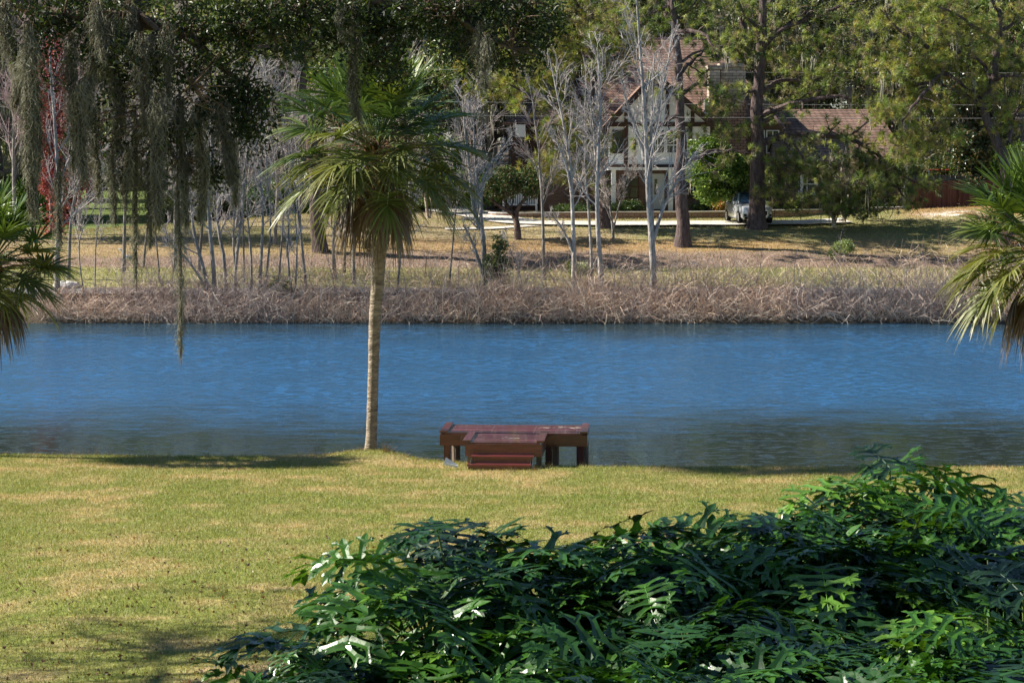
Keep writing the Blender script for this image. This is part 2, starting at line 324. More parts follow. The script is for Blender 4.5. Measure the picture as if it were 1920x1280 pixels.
# ------------------------------------------------------------------ house
def zz(py, y): return float(at(960, py, y)[2])
def rows_mat(name, c1, c2, mortar, rh, bw, ms=.012, rough=.85, bump=.5, zs=1.0):
    m = bpy.data.materials.new(name); m.use_nodes = True; n = m.node_tree; N = n.nodes; Lk = n.links; b = N['Principled BSDF']
    tc = N.new('ShaderNodeTexCoord'); s = N.new('ShaderNodeSeparateXYZ'); c = N.new('ShaderNodeCombineXYZ'); Lk.new(tc.outputs['Object'], s.inputs[0])
    a = N.new('ShaderNodeMath'); a.operation = 'ADD'; Lk.new(s.outputs[0], a.inputs[0]); Lk.new(s.outputs[1], a.inputs[1])
    z = N.new('ShaderNodeMath'); z.operation = 'MULTIPLY'; z.inputs[1].default_value = zs; Lk.new(s.outputs[2], z.inputs[0])
    Lk.new(a.outputs[0], c.inputs[0]); Lk.new(z.outputs[0], c.inputs[1])
    t = N.new('ShaderNodeTexBrick'); t.inputs['Scale'].default_value = 1; t.inputs['Brick Width'].default_value = bw; t.inputs['Row Height'].default_value = rh
    t.inputs['Mortar Size'].default_value = ms; t.inputs['Mortar Smooth'].default_value = .3; t.inputs['Bias'].default_value = -.1
    for k, v in (('Color1', c1), ('Color2', c2), ('Mortar', mortar)): t.inputs[k].default_value = (*v, 1)
    Lk.new(c.outputs[0], t.inputs['Vector'])
    no = N.new('ShaderNodeTexNoise'); no.inputs['Scale'].default_value = 1.2; no.inputs['Detail'].default_value = 6; Lk.new(tc.outputs['Object'], no.inputs['Vector'])
    r = N.new('ShaderNodeMapRange'); r.inputs[1].default_value = .3; r.inputs[2].default_value = .7; r.inputs[3].default_value = .75; r.inputs[4].default_value = 1.25; Lk.new(no.outputs[0], r.inputs[0])
    v = N.new('ShaderNodeVectorMath'); v.operation = 'SCALE'; Lk.new(t.outputs[0], v.inputs[0]); Lk.new(r.outputs[0], v.inputs['Scale'])
    Lk.new(v.outputs[0], b.inputs['Base Color']); b.inputs['Roughness'].default_value = rough; b.inputs['Specular IOR Level'].default_value = .2
    bp = N.new('ShaderNodeBump'); bp.inputs['Strength'].default_value = bump; bp.inputs['Distance'].default_value = .03; bp.invert = True
    Lk.new(t.outputs['Fac'], bp.inputs['Height']); Lk.new(bp.outputs[0], b.inputs['Normal']); return m
M_shing = rows_mat('shingles', (.27, .175, .135), (.19, .12, .09), (.07, .045, .04), .2, .33, .022, zs=1.25)
M_brick = rows_mat('brick', (.17, .10, .08), (.12, .07, .055), (.16, .14, .12), .085, .24)
M_stone = rows_mat('chimney_stone', (.50, .42, .33), (.36, .29, .23), (.22, .18, .15), .17, .42, .02)
M_block = rows_mat('wall_block', (.36, .24, .19), (.25, .15, .12), (.10, .08, .07), .15, .32, .015)
M_white = mat('stucco', (.86, .86, .84), .85, .2, noise=(2, .88, 1.06))
M_brown = mat('brown_trim', (.07, .04, .03), .7, .2, noise=(4, .7, 1.3))
M_glass = mat('window_glass', (.02, .03, .04), .06, .8)
M_wpaint = mat('white_paint', (.78, .78, .76), .5, .4)
M_metal = mat('pale_metal', (.5, .52, .54), .35, .5, metal=.8)

H = thing('house', 'large brown roofed Tudor style house with half timbered white front gable, behind the driveway', 'house', (0, 0, 0))
def hip(mb, x0, x1, y0, y1, ze, rx0, rx1, ry, zr, th=.16):
    v = [(x0, y0, ze), (x1, y0, ze), (x1, y1, ze), (x0, y1, ze), (rx0, ry, zr), (rx1, ry, zr)]
    b = [(x0, y0, ze - th), (x1, y0, ze - th), (x1, y1, ze - th), (x0, y1, ze - th)]
    mb.add(v + b, [(0, 1, 5, 4), (2, 3, 4, 5), (6, 7, 1, 0), (7, 8, 2, 1), (8, 9, 3, 2), (9, 6, 0, 3), (9, 8, 7, 6)]); mb.add(v, [(1, 2, 5), (3, 0, 4)])
def window(x, y, z, w_, h, parent, nx_=2, nz=2, fm=None):
    fm = fm or M_wpaint; f = MB(); t = .06
    for a in np.linspace(-w_ / 2, w_ / 2, nx_ + 1): f.box((x + a - t / 2, y - .07, z - t / 2), (x + a + t / 2, y - .003, z + h + t / 2))
    for c in np.linspace(0, h, nz + 1): f.box((x - w_ / 2 + t / 2 + .002, y - .062, z + c - t / 2), (x + w_ / 2 - t / 2 - .002, y - .006, z + c + t / 2))
    wo = f.build('window', fm, parent); p = MB(); p.box((x - w_ / 2 + .01, y - .03, z + .01), (x + w_ / 2 - .01, y - .012, z + h - .01)); p.build('pane', M_glass, wo); return wo
gb = 4.0
# main block
m = MB(); m.box((W(1012, 142), 142, gb), (W(1468, 142), 151.5, 6.9)); m.build('brick_wall', M_brick, H)
m = MB(); m.box((W(1013, 142), 142.02, 6.9), (W(1467, 142), 151.4, zz(228, 142) - .1)); m.build('upper_wall', M_brick, H)
zr = zz(72, 147); ze = zz(228, 141.4)
m = MB(); hip(m, W(1000, 141.4), W(1482, 141.4), 141.3, 152.4, ze, W(1182, 147), W(1312, 147), 147, zr); R0 = m.build('roof', M_shing, H)
m = MB(); m.box((W(1178, 147), 146.93, zr - .04), (W(1316, 147), 147.07, zr + .06)); m.build('ridge_cap', mat('ridge', (.42, .25, .22), .8), R0)
# half-timbered front gable
x0, x1 = W(1142, 139.6), W(1330, 139.6); xa = W(1226, 139.6); zg0 = zz(233, 139.6); zga = zz(141, 139.6)
m = MB(); m.box((x0, 139.6, 6.9), (x1, 142.0, zg0 - .002)); m.build('upper_wall', M_white, H); m = MB(); m.add([(x0, 139.6, zg0), (x1, 139.6, zg0), (xa, 139.6, zga), (x0, 145.5, zg0), (x1, 145.5, zg0), (xa, 145.5, zga)], [(0, 1, 2), (5, 4, 3)]); m.add([(x0, 139.6, zg0), (x1, 139.6, zg0), (xa, 139.6, zga), (x0, 145.5, zg0), (x1, 145.5, zg0), (xa, 145.5, zga)], [(0, 2, 5, 3), (1, 4, 5, 2), (0, 3, 4, 1)]); m.build('gable_wall', M_white, H)
m = MB(); m.box((x0 + .3, 140.3, gb), (x1 - .05, 142.0, 6.9)); m.build('porch_wall', M_brick, H)
m = MB(); ov = .55
for xe, s in ((x0, -1), (x1, 1)):
    e = np.array([xe + s * ov, zg0 - ov * .8 * (zga - zg0) / abs(xe - xa)]); a = np.array([xa, zga + .02])
    v = [(e[0], 138.9, e[1]), (a[0], 138.9, a[1]), (a[0], 146.2, a[1]), (e[0], 143.5, e[1])]; v2 = [(p[0], p[1], p[2] + .2) for p in v]
    m.add(v + v2, [(0, 1, 2, 3), (7, 6, 5, 4), (0, 4, 5, 1), (1, 5, 6, 2), (2, 6, 7, 3), (3, 7, 4, 0)])
m.build('gable_roof', M_shing, H)
m = MB()
for xe, s in ((x0, -1), (x1, 1)):                      # barge boards
    ex = xe + s * ov; ez = zg0 - ov * .8 * (zga - zg0) / abs(xe - xa)
    m.add([(ex, 138.84, ez - .25), (xa, 138.84, zga - .28), (xa, 138.84, zga + .2), (ex, 138.84, ez + .18), (ex, 138.89, ez - .25), (xa, 138.89, zga - .28), (xa, 138.89, zga + .2), (ex, 138.89, ez + .18)], [(0, 1, 2, 3), (7, 6, 5, 4), (0, 4, 5, 1), (3, 2, 6, 7)])
m.build('barge_board', M_brown, H)
m = MB(); y = 139.6
def zroof(x): return zg0 + (zga - zg0) * (1 - abs(x - xa) / (x1 - xa if x > xa else xa - x0))
m.box((x0, y - .06, zg0 - .14), (x1, y - .003, zg0 + .12))
for px in (1173, 1293): m.box((W(px, y) - .12, y - .065, 6.95), (W(px, y) + .12, y - .004, zg0 - .141))
for px in (1173, 1209, 1250, 1297): m.box((W(px, y) - .11, y - .065, zg0 + .121), (W(px, y) + .11, y - .004, zroof(W(px, y)) - .12))
m.box((x0, y - .05, 6.78), (x1, y - .003, 6.95)); m.build('timber_framing', M_brown, H)
for px in (1232, 1262): window(W(px, y), y, 7.6, .8, 1.35, H, 2, 3)
window(W(1158, y), y, 7.6, .6, 1.3, H, 1, 2, M_brown)
# porch: columns, door, soffit
m = MB(); m.box((x0 - .1, 139.0, 6.62), (x1 - .9, 140.2, 6.775)); m.build('porch_soffit', M_white, H)
for px in (1150, 1257): m = MB(); m.box((W(px, 139.2) - .13, 139.1, 4.3), (W(px, 139.2) + .13, 139.36, 6.62)); m.build('porch_column', M_white, H)
m = MB(); m.box((W(1229, 140.3) - .5, 140.24, 4.35), (W(1229, 140.3) + .5, 140.29, 6.4)); D = m.build('front_door', mat('door_paint', (.45, .5, .52), .5), H)
m = MB(); m.box((W(1229, 140.3) - .08, 140.21, 5.2), (W(1229, 140.3) + .08, 140.235, 6.1)); m.build('pane', M_glass, D)
for px in (1180, 1290): window(W(px, 140.3), 140.3, 5.0, 1.0, 1.3, H, 2, 2, M_brown)
# chimneys and dormer
def chimney(xa_, xb_, ya, yb, z0, z1, cap):
    m = MB(); m.box((xa_, ya, z0), (xb_, yb, z1)); c = m.build('chimney', M_stone, H)
    m = MB(); m.box((xa_ - .1, ya - .1, z1), (xb_ + .1, yb + .1, z1 + .22)); m.build('chimney_crown', M_stone, c)
    for cx in cap:
        m = MB(); m.box((cx - .22, ya + .2, z1 + .22), (cx + .22, ya + .6, z1 + .55)); m.box((cx - .3, ya + .1, z1 + .55), (cx + .3, ya + .7, z1 + .61)); m.build('flue_cap', M_metal, c)
chimney(W(1328, 141), W(1348, 141), 141.0, 142.6, gb, zz(130, 141), [])
chimney(W(1350, 141.6), W(1396, 141.6), 141.7, 143.2, gb, zz(126, 141.6), [W(1373, 141.6)])
m = MB(); m.box((W(1320, 140.4), 140.4, 7.6), (W(1398, 140.4), 144, zz(192, 140.4))); m.build('dormer', M_shing, H)
m = MB(); m.box((W(1319, 140.3), 140.3, 9.1), (W(1326, 140.3), 140.395, zz(187, 140.3))); m.build('dormer_trim', M_wpaint, H)
for px in (1420, 1447): window(W(px, 142), 142, 7.6, .7, 1.3, H, 2, 2)
# right wing (garage)
m = MB(); m.box((W(1470, 140.6), 140.6, gb), (W(1690, 140.6), 148, zz(300, 140.6))); m.build('garage_wall', M_brick, H)
m = MB(); hip(m, W(1445, 140), W(1704, 140), 139.9, 148.6, zz(302, 140), W(1452, 144.2), W(1640, 144.2), 144.2, zz(205, 144.2)); m.build('garage_roof', M_shing, H)
for px in (1512, 1545): window(W(px, 140.6), 140.6, 5.2, .9, 1.2, H, 2, 2)
m = MB(); x = W(1618, 140.6); m.box((x - 1.3, 140.52, 4.3), (x + 1.3, 140.56, 6.5))
for k in range(3): m.box((x - 1.28, 140.50, 4.34 + k * .72), (x + 1.28, 140.518, 4.34 + k * .72 + .62))
m.build('garage_door', mat('garage_paint', (.22, .23, .25), .6), H)
m = MB(); m.box((W(1500, 140.6) - .15, 140.53, 4.3), (W(1500, 140.6) + .15, 140.595, 6.7)); m.build('wall_trim', M_wpaint, H); m = MB(); m.box((W(1700, 139.6) - .12, 140.3, 4.4), (W(1700, 139.6) + .12, 140.55, 6.9)); m.build('wall_trim', M_wpaint, H)
# left wing
m = MB(); m.box((W(958, 143), 143, gb), (W(1070, 143), 150, zz(232, 143))); m.build('left_wing_wall', M_brown, H)
m = MB(); hip(m, W(945, 142.5), W(1090, 142.5), 142.4, 150.6, zz(229, 142.5), W(1035, 146.5), W(1110, 146.5), 146.5, zz(163, 146.5)); m.build('left_wing_roof', M_shing, H)
m = MB(); m.box((W(966, 142.3), 142.2, zz(257, 142.3)), (W(985, 142.3), 142.35, zz(234, 142.3))); m.build('white_panel', M_wpaint, H)

# retaining wall (low block wall in front of the house)
def block_wall(name, pts, h, label, cat):
    P = smooth_poly(np.array([(a, b, 0) for a, b in pts]), 90); T = unit(np.gradient(P, axis=0)); S = np.stack([-T[:, 1], T[:, 0], 0 * T[:, 0]], -1)
    zb = gz(P[:, 0], P[:, 1]); zt = np.array([max(gz(np.array([p[0]]), np.array([p[1] - .3]))[0], gz(np.array([p[0]]), np.array([p[1] + .3]))[0]) for p in P]); zt = np.convolve(np.pad(zt, 6, 'edge'), np.ones(13) / 13, 'valid') + h
    t = thing(name, label, cat, (0, 0, 0))
    def strip(w_, za, zb_):
        a = P - S * w_ / 2; b = P + S * w_ / 2; n = len(P); V = []
        for q, z in ((a, za), (a, zb_), (b, zb_), (b, za)): q = q.copy(); q[:, 2] = z; V.append(q)
        i = np.arange(n - 1); f = []
        for k in range(4):
            k2 = (k + 1) % 4; f.append(np.stack([k * n + i, k * n + i + 1, k2 * n + i + 1, k2 * n + i], -1))
        return np.concatenate(V), np.concatenate(f)
    m = MB(); m.add(*strip(.3, zb - .5, zt)); m.build('wall_face', M_block, t)
    m = MB(); m.add(*strip(.36, zt, zt + .06)); m.build('cap', M_conc, t)
block_wall('retaining_wall', [(W(920, 138.3), 138.3), (W(960, 137.3), 137.3), (W(1200, 136.9), 136.9), (W(1440, 137), 137), (W(1600, 137.6), 137.6), (W(1690, 138.4), 138.4)], .12, 'long low brick retaining wall between the driveway and the brown roofed house', 'wall')

# fence
def board_fence(name, pxa, pxb, y, pt, pb, col, label, post_px, post=True):
    t = thing(name, label, 'fence', (W(pxa, y), y, 0)); ox = W(pxa, y); xa_, xb_ = 0, W(pxb, y) - ox; rng = np.random.RandomState(3); m = MB(); x = xa_; zt = zz(pt, y)
    while x < xb_:
        d = rng.uniform(-.02, .02); zb = G(x + ox, y) - .1; m.box((x, -.02 + d * .3, zb), (x + .135, .005 + d * .3, zt + d), np.array(col) * rng.uniform(.8, 1.2)); x += .15
    m.build('fence_boards', M_fence, t)
    for p in post_px:
        m = MB(); xx = W(p, y) - ox; m.box((xx - .07, -.11, G(xx + ox, y) - .1), (xx + .07, -.035, zt + .05), col); m.build('post', M_fence, t)
    m = MB(); m.box((xa_, .01, zt - .3), (xb_, .06, zt - .2), col); m.build('rail', M_fence, t)
M_fence = mat('fence_wood', rough=.8, spec=.2, noise=(3, .75, 1.2), stretch=(3, 3, .6))
board_fence('wooden_fence', 1708, 1990, 138.6, 339, 390, (.10, .045, .035), 'dark brown vertical board fence at the right end of the house', (1712, 1798, 1885, 1960))
board_fence('wooden_fence', 1700, 2010, 144.0, 329, 390, (.22, .2, .18), 'weathered grey picket fence just behind the dark brown fence', (1760, 1840, 1930))
t = thing('swing_frame', 'red topped swing frame poking above the fence at right', 'swing set', (W(1765, 146), 146, 4.4))
M_red = mat('red_paint', (.4, .07, .04), .5)
zt = zz(319, 146) - 4.4; xl = W(1740, 146) - W(1765, 146); xr = W(1788, 146) - W(1765, 146)
m = MB(); tubes(m, [[(xl, 0, zt), (xr, 0, zt)]], [[.05, .05]], 8, cap=True); m.build('crossbar', M_red, t)
for x in (xl, xr):
    for s in (-1, 1): m = MB(); tubes(m, [[(x, 0, zt - .03), (x + .25 * (1 if x > 0 else -1), s * .9, -.1)]], [[.045, .045]], 8, cap=True); m.build('leg', M_wpaint, t)

# bench on the terrace behind the small tree
t = thing('bench', 'white slatted bench on the terrace behind the small dark tree', 'bench', (W(975, 139.3), 139.3, G(W(975, 139.3), 139.3)), radians(-6)); bm_ = M_wpaint
m = MB(); [m.box((-.95, -.25 + k * .1, .5), (.95, -.17 + k * .1, .53)) for k in range(5)]; m.build('seat', bm_, t)
m = MB(); [m.box((-.95 + k * .1, .26, .57), (-.9 + k * .1, .29, 1.22)) for k in range(20)]; m.box((-.98, .24, 1.22), (.98, .31, 1.3)); m.box((-.98, .24, .53), (.98, .31, .568)); m.build('backrest', bm_, t)
for x in (-.95, .95):
    m = MB(); m.box((x - .04, -.28, .78), (x + .04, .235, .83)); m.build('armrest', bm_, t)
    for yy in (-.24, .27): m = MB(); m.box((x - .035, yy - .035, 0), (x + .035, yy + .035, .495 if yy > 0 else .775)); m.build('leg', bm_, t)

# ------------------------------------------------------------------ parked car
def loft(mb, rings, col=(.5, .5, .5), close=False):
    R = np.array(rings, float); n, k, _ = R.shape; i = (np.arange(n - 1)[:, None] * k + np.arange(k - (0 if close else 1))).ravel(); j = (np.arange(n - 1)[:, None] * k + (np.arange(k - (0 if close else 1)) + 1) % k).ravel()
    mb.add(R.reshape(-1, 3), np.stack([i, j, j + k, i + k], -1), col)
def mirror(half, y): return [(x, y, z) for x, z in half] + [(-x, y, z) for x, z in half[::-1]]
M_silver = mat('silver_paint', (.55, .57, .60), .28, .6, metal=.55, coat=.6)
M_black = mat('black_plastic', (.02, .02, .022), .6, .3); M_tyre = mat('tyre', (.018, .018, .018), .85, .2)
cx, cy = W(1403, 132.9), 132.9
car = thing('parked_car', 'silver compact SUV parked on the driveway behind the big pine trunk, front facing the lake', 'car', (cx, cy, G(cx, cy) + .06), radians(8))
st = [(-2.2, .55, .30, .62, .60, .72), (-2.12, .72, .24, .78, .66, .86), (-1.9, .84, .22, .86, .72, .95), (-1.4, .90, .24, .92, .74, 1.0), (-1.0, .91, .24, .95, .78, 1.05), (0, .91, .22, .95, .8, 1.04), (1.2, .91, .24, .98, .8, 1.07), (1.9, .88, .28, 1.0, .78, 1.08), (2.15, .8, .34, 1.0, .7, 1.05), (2.25, .7, .5, .9, .6, .95)]
rings = [mirror([(w_ * .85, zb), (w_, zb + .12), (w_ + .01, (zb + zs) / 2), (w_ - .01, zs), (ws, zt_ - .02), (ws * .5, zt_)], y) for y, w_, zb, zs, ws, zt_ in st]
m = MB(); loft(m, rings); k = len(rings[0])
m.add(rings[0], [tuple(range(k))]); m.add(rings[-1], [tuple(range(k))[::-1]]); m.build('body', M_silver, car, smooth=True)
gh = [(-.98, .80, 1.03, .76, 1.06), (-.3, .80, 1.03, .60, 1.55), (.5, .80, 1.03, .61, 1.62), (1.4, .8, 1.03, .60, 1.58), (1.95, .78, 1.03, .59, 1.5), (2.2, .70, 1.04, .62, 1.10)]
m = MB(); loft(m, [mirror([(a, b), (c, d), (c * .8, d + .02)], y) for y, a, b, c, d in gh]); m.build('windows', mat('car_glass', (.03, .06, .09), .04, .9), car)
m = MB(); loft(m, [mirror([(.615, z), (.6, z + .05), (.3, z + .075)], y) for y, z in ((-.28, 1.545), (.5, 1.62), (1.95, 1.50))]); m.build('roof', M_silver, car, smooth=True)
for s in (-1, 1):
    for a, b in (((.79, -.97, 1.05), (.61, -.28, 1.57)), ((.83, .45, 1.04), (.63, .5, 1.62)), ((.72, 2.18, 1.08), (.60, 1.95, 1.52))):
        m = MB(); tubes(m, [[(a[0] * s, a[1], a[2]), (b[0] * s, b[1], b[2])]], [[.04, .035]], 6); m.build('pillar', M_silver, car)
    m = MB(); m.box((s * .93 - .1, -.78, 1.02), (s * .93 + .1, -.64, 1.18)); m.build('mirror', M_silver, car)
    m = MB(); m.add([(s * .42, -2.235, .76), (s * .80, -2.0, .86), (s * .86, -1.9, .80), (s * .55, -2.2, .66)], [(0, 1, 2, 3) if s < 0 else (3, 2, 1, 0)]); m.build('headlight', mat('lamp_glass', (.8, .82, .85), .1, .8), car)
    m = MB(); m.box((s * .66 - .1, -2.17, .40), (s * .66 + .1, -2.09, .52)); m.build('fog_lamp', M_black, car)
    for yy in (-1.38, 1.38):
        m = MB(); th = np.linspace(0, 2 * pi, 25)[:-1]
        ringx = lambda xo, r: [(xo * s, yy + r * cos(a), .34 + r * sin(a)) for a in th]
        loft(m, [ringx(.72, .2), ringx(.72, .33), ringx(.76, .345), ringx(.90, .345), ringx(.935, .33), ringx(.93, .23)], close=True); wh = m.build('wheel', M_tyre, car, smooth=True)
        m = MB(); loft(m, [ringx(.90, .03), ringx(.915, .06), ringx(.90, .22), ringx(.93, .23)], close=True); m.build('rim', M_metal, wh)
m = MB(); m.add([(-.38, -2.222, .70), (.38, -2.222, .70), (.5, -2.17, .46), (-.5, -2.17, .46)], [(3, 2, 1, 0)]); m.box((-.5, -2.23, .45), (.5, -2.19, .68)); m.build('grille', M_black, car)
m = MB(); m.box((-.72, -2.18, .24), (.72, -2.06, .36)); m.build('bumper', M_black, car)
m = MB(); m.box((-.09, -2.25, .72), (.09, -2.225, .77)); m.build('badge', M_metal, car)

# ------------------------------------------------------------------ trees of the far shore
def P3(pts, y, dy=0.0): return [at(a, b, y + dy * k / max(len(pts) - 1, 1)) for k, (a, b) in enumerate(pts)]
BARK = np.array([.25, .23, .21]); DARKB = np.array([.13, .095, .08])
def bare_tree(label, stems, y, r0, seed, n1=14, n2=5, n3=3, col=BARK, name='bare_tree', cat='tree', group=None, a1=.65, L1=.22, lo=.3, tw=(.44, .385, .35)):
    rng = np.random.RandomState(seed); base = P3([stems[0][0]], y)[0]; gy_ = G(base[0], y); T = thing(name, label, cat, (base[0], y, gy_), 0, group); org = np.array([base[0], y, gy_])
    tr = MB(); br = MB()
    for si, s in enumerate(stems):
        P = smooth_poly(np.array(P3(s, y, rng.uniform(-.6, .6))) - org, 14); P = P + np.cumsum(rng.normal(0, .035, P.shape), 0) * np.linspace(0, 1, 14)[:, None]
        if si == 0: P[0, 2] = -.15
        r = r0 * (.88 if si == 0 else .6); R = r * (np.linspace(1, .22, 14) ** .9); R[0] *= 1.35
        tubes(tr, P, R, 8, col)
        l1 = children(rng, P, R, n1, L1, a1, .06, lo, 1.0, .12, .45, 7)
        l2 = [c for p, q in l1 for c in children(rng, p, q, n2, .5, .6, .05, .2, 1, .15, .6, 5)]
        l3 = [c for p, q in l2 for c in children(rng, p, q, n3, .55, .6, .04, .2, 1, .18, .7, 4)]
        l2 += [c for p, q in l1 for c in children(rng, p, q, 2, .8, .35, .06, .1, .6, .1, .6, 5)]; l3 = [c for p, q in l2 for c in children(rng, p, q, n3 + 1, .55, .6, .05, .1, 1, .16, .7, 4)]
        tube_list(br, [(a, np.maximum(b, .012)) for a, b in l1], 5, col * 1.0, rng); tube_list(br, [(a, np.maximum(b, .0085)) for a, b in l2], 4, tw, rng); tube_list(br, [(a, np.maximum(b, .0068)) for a, b in l3], 3, tw, rng, .25)
    tr.build('trunk', M_bark, T, smooth=True); br.build('branches', M_twig, T); return T
GB = 'bare trees along the far shore'
B = bare_tree
B('bare tree with straight dark trunk behind the left palm, nearest the left edge', [[(108, 580), (108, 480), (112, 380), (105, 250), (98, 90)]], 112, .17, 1, 12, group=GB)
B('slender leaning bare sapling right of the dark trunk', [[(158, 560), (152, 500), (155, 440), (190, 380), (200, 320)]], 112.5, .05, 2, 8, group=GB)
B('thin upright bare sapling standing left of the hanging moss strings', [[(178, 560), (180, 470), (192, 380), (197, 280)]], 113, .045, 3, 8, group=GB)
B('leaning bare tree whose stem tilts left towards the longest moss string', [[(400, 585), (385, 520), (362, 430), (352, 330), (340, 230)], [(398, 560), (360, 500), (318, 455), (300, 420)]], 111.6, .12, 4, 10, group=GB)
B('bare tree with straight blue grey trunk beside the leaning one left of the palm', [[(404, 580), (400, 500), (390, 400), (392, 300), (385, 180)]], 111.8, .13, 5, 12, group=GB)
B('mottled pale bare tree curving up between straight trunks left of the palm', [[(425, 560), (418, 480), (405, 420), (408, 330), (402, 200)]], 112.6, .11, 6, 12, group=GB)
B('forked slim bare tree with a bent right stem left of the centre palm', [[(440, 550), (443, 470), (450, 400), (455, 310), (470, 200)], [(442, 520), (436, 440), (438, 370), (428, 300)]], 113, .10, 7, 11, group=GB)
B('twiggy small bare tree with spreading antler like top left of the palm', [[(472, 545), (470, 470), (465, 400), (468, 320), (478, 260)]], 112.9, .075, 8, 14, a1=.9, group=GB)
B('tall pale bare tree with paired trunks just left of the palm fronds', [[(487, 545), (492, 470), (496, 400), (490, 300), (488, 150)], [(496, 548), (505, 470), (508, 400), (502, 300), (496, 120)]], 113, .095, 9, 12, group=GB)
B('small dark bare tree with a forked base below the palm fronds', [[(548, 560), (538, 480), (535, 420), (528, 360)], [(553, 560), (556, 470), (553, 400), (548, 330)]], 112, .085, 10, 9, group=GB)
B('bare grey tree right behind the thick pine trunk left of the palm', [[(628, 520), (624, 450), (628, 380), (622, 250)]], 116, .11, 11, 10, group=GB)
B('pale stem of a bare tree close left of the palm trunk', [[(664, 525), (662, 450), (664, 380), (660, 250)]], 115, .10, 12, 10, group=GB)
B('bare tree with a wide forked crown right of the palm, dark bush at its foot', [[(912, 545), (908, 500), (905, 445), (890, 400), (878, 300), (870, 190)], [(906, 450), (900, 380), (893, 300), (888, 200)], [(902, 400), (905, 340), (925, 300), (960, 250)], [(908, 520), (882, 450), (868, 420)]], 113, .16, 13, 12, col=BARK * .95, group=GB)
B('white barked bare tree with a small palmetto at its foot, left of the trio', [[(1077, 515), (1075, 440), (1073, 380), (1068, 300), (1050, 200), (1032, 110)], [(1072, 360), (1062, 300), (1045, 240)], [(1077, 480), (1055, 430), (1035, 400)]], 114, .13, 14, 13, group=GB, col=BARK * 1.45)
B('very slim bare tree in the middle of the trio before the house', [[(1110, 505), (1106, 420), (1101, 330), (1098, 230), (1100, 130)]], 114.5, .085, 15, 13, group=GB, col=BARK * 1.3)
B('dark footed white bare tree, right one of the trio before the house', [[(1128, 520), (1122, 450), (1118, 370), (1120, 280), (1122, 190), (1118, 80)], [(1120, 330), (1112, 240), (1098, 160)]], 113.5, .14, 16, 15, group=GB, col=BARK * 1.4)
B('tall bushy topped bare tree in front of the white gable', [[(1226, 560), (1224, 490), (1217, 400), (1212, 320), (1206, 200), (1195, 60), (1188, -20)], [(1226, 500), (1222, 400), (1219, 300), (1222, 200), (1228, 90)], [(1213, 330), (1228, 250), (1243, 160), (1262, 60)], [(1210, 300), (1188, 230), (1165, 150)], [(1224, 450), (1245, 390), (1275, 330), (1300, 290)]], 112.6, .18, 17, 13, 4, 3, group=GB, col=BARK * 1.35)
B('low spreading bare crape like shrub tree behind the slim trio', [[(1150, 440), (1145, 400), (1135, 360), (1120, 300)], [(1150, 430), (1165, 380), (1185, 330), (1190, 290)], [(1150, 420), (1130, 380), (1110, 350)]], 127, .08, 18, 16, 6, 4, group=GB)
B('weathered dead snag leaning behind the brush right of the palm', [[(984, 560), (972, 500), (955, 470), (945, 430)]], 112.4, .05, 19, 8, group=GB)
B('pale bare sapling at the far left edge, twiggy and pinkish', [[(28, 420), (25, 300), (22, 180), (30, 60)]], 128, .14, 20, 22, 6, 4, tw=(.45, .34, .34), group=GB)
B('pinkish twiggy bare tree behind the left hanging moss', [[(60, 420), (65, 300), (58, 180), (66, 40)], [(64, 330), (90, 240), (100, 140)]], 131, .13, 21, 22, 6, 4, tw=(.45, .34, .34), group=GB)
B('bare tree with dense pinkish twigs beside the red maple', [[(150, 430), (148, 340), (140, 220), (135, 90)]], 133, .12, 22, 20, 6, 4, tw=(.45, .34, .34), group=GB)
for k, (px, d, lab) in enumerate([(340, 134, 'grey bare tree behind the moss curtain on the crest'), (560, 128, 'grey bare tree half hidden by the left palm fronds'), (515, 126, 'tall thin bare tree on the tan slope left of the palm fronds'), (445, 131, 'bare tree on the lawn crest with a mossy twig ball'), (770, 131, 'bare twiggy tree seen through the right palm fronds')]):
    rng = np.random.RandomState(50 + k); b = zz(0, d); pb = 640 + 0
    zb = G(W(px, d), d); pyb = 274 + (8 - zb) / d * F
    B(lab, [[(px, pyb), (px + rng.uniform(-8, 8), 330), (px + rng.uniform(-15, 15), 200), (px + rng.uniform(-25, 25), 40)]], d, .11, 60 + k, 18, 6, 3, group=GB)
for k, (px, d, top, lab) in enumerate([(128, 116, 180, 'slender grey brown tree rising between the left palm and the maple'), (232, 118, 120, 'slender trunk directly behind the longest left moss tail'), (268, 121, 90, 'slim leaning tree on the green flat, left of the heaviest moss column'), (300, 115, 150, 'thin dark tree just left of the longest moss string'), (328, 119, 100, 'thin grey tree directly behind the longest moss string'), (372, 117, 120, 'straight slim tree behind the leaning one'), (458, 115, 100, 'very thin straight tree between the forked ones left of the palm'), (522, 114, 130, 'slim crooked tree under the outermost left palm fronds'), (575, 113.5, 150, 'slim dark tree left of the flaky pine trunk'), (645, 118, 200, 'thin tree between the pine trunk and the palm trunk'), (745, 113, 300, 'thin dark sapling tree right of the palm trunk'), (842, 114, 150, 'slim bare tree under the right palm fronds'), (1020, 116, 140, 'thin pale tree between the dark bush and the trio')]):
    rng = np.random.RandomState(150 + k); zb = G(W(px, d), d); pyb = 274 + (8 - zb) / d * F; a = rng.uniform(-42, 42)
    B(lab, [[(px, pyb), (px + a * .4 + rng.uniform(-6, 6), pyb * .6 + top * .4), (px + a + rng.uniform(-10, 10), pyb * .3 + top * .7), (px + a * 1.5, top)]], d, rng.uniform(.045, .12), 160 + k, 15, 5, 3, group=GB, col=BARK * rng.uniform(.45, 1.0), tw=(.36, .30, .27))
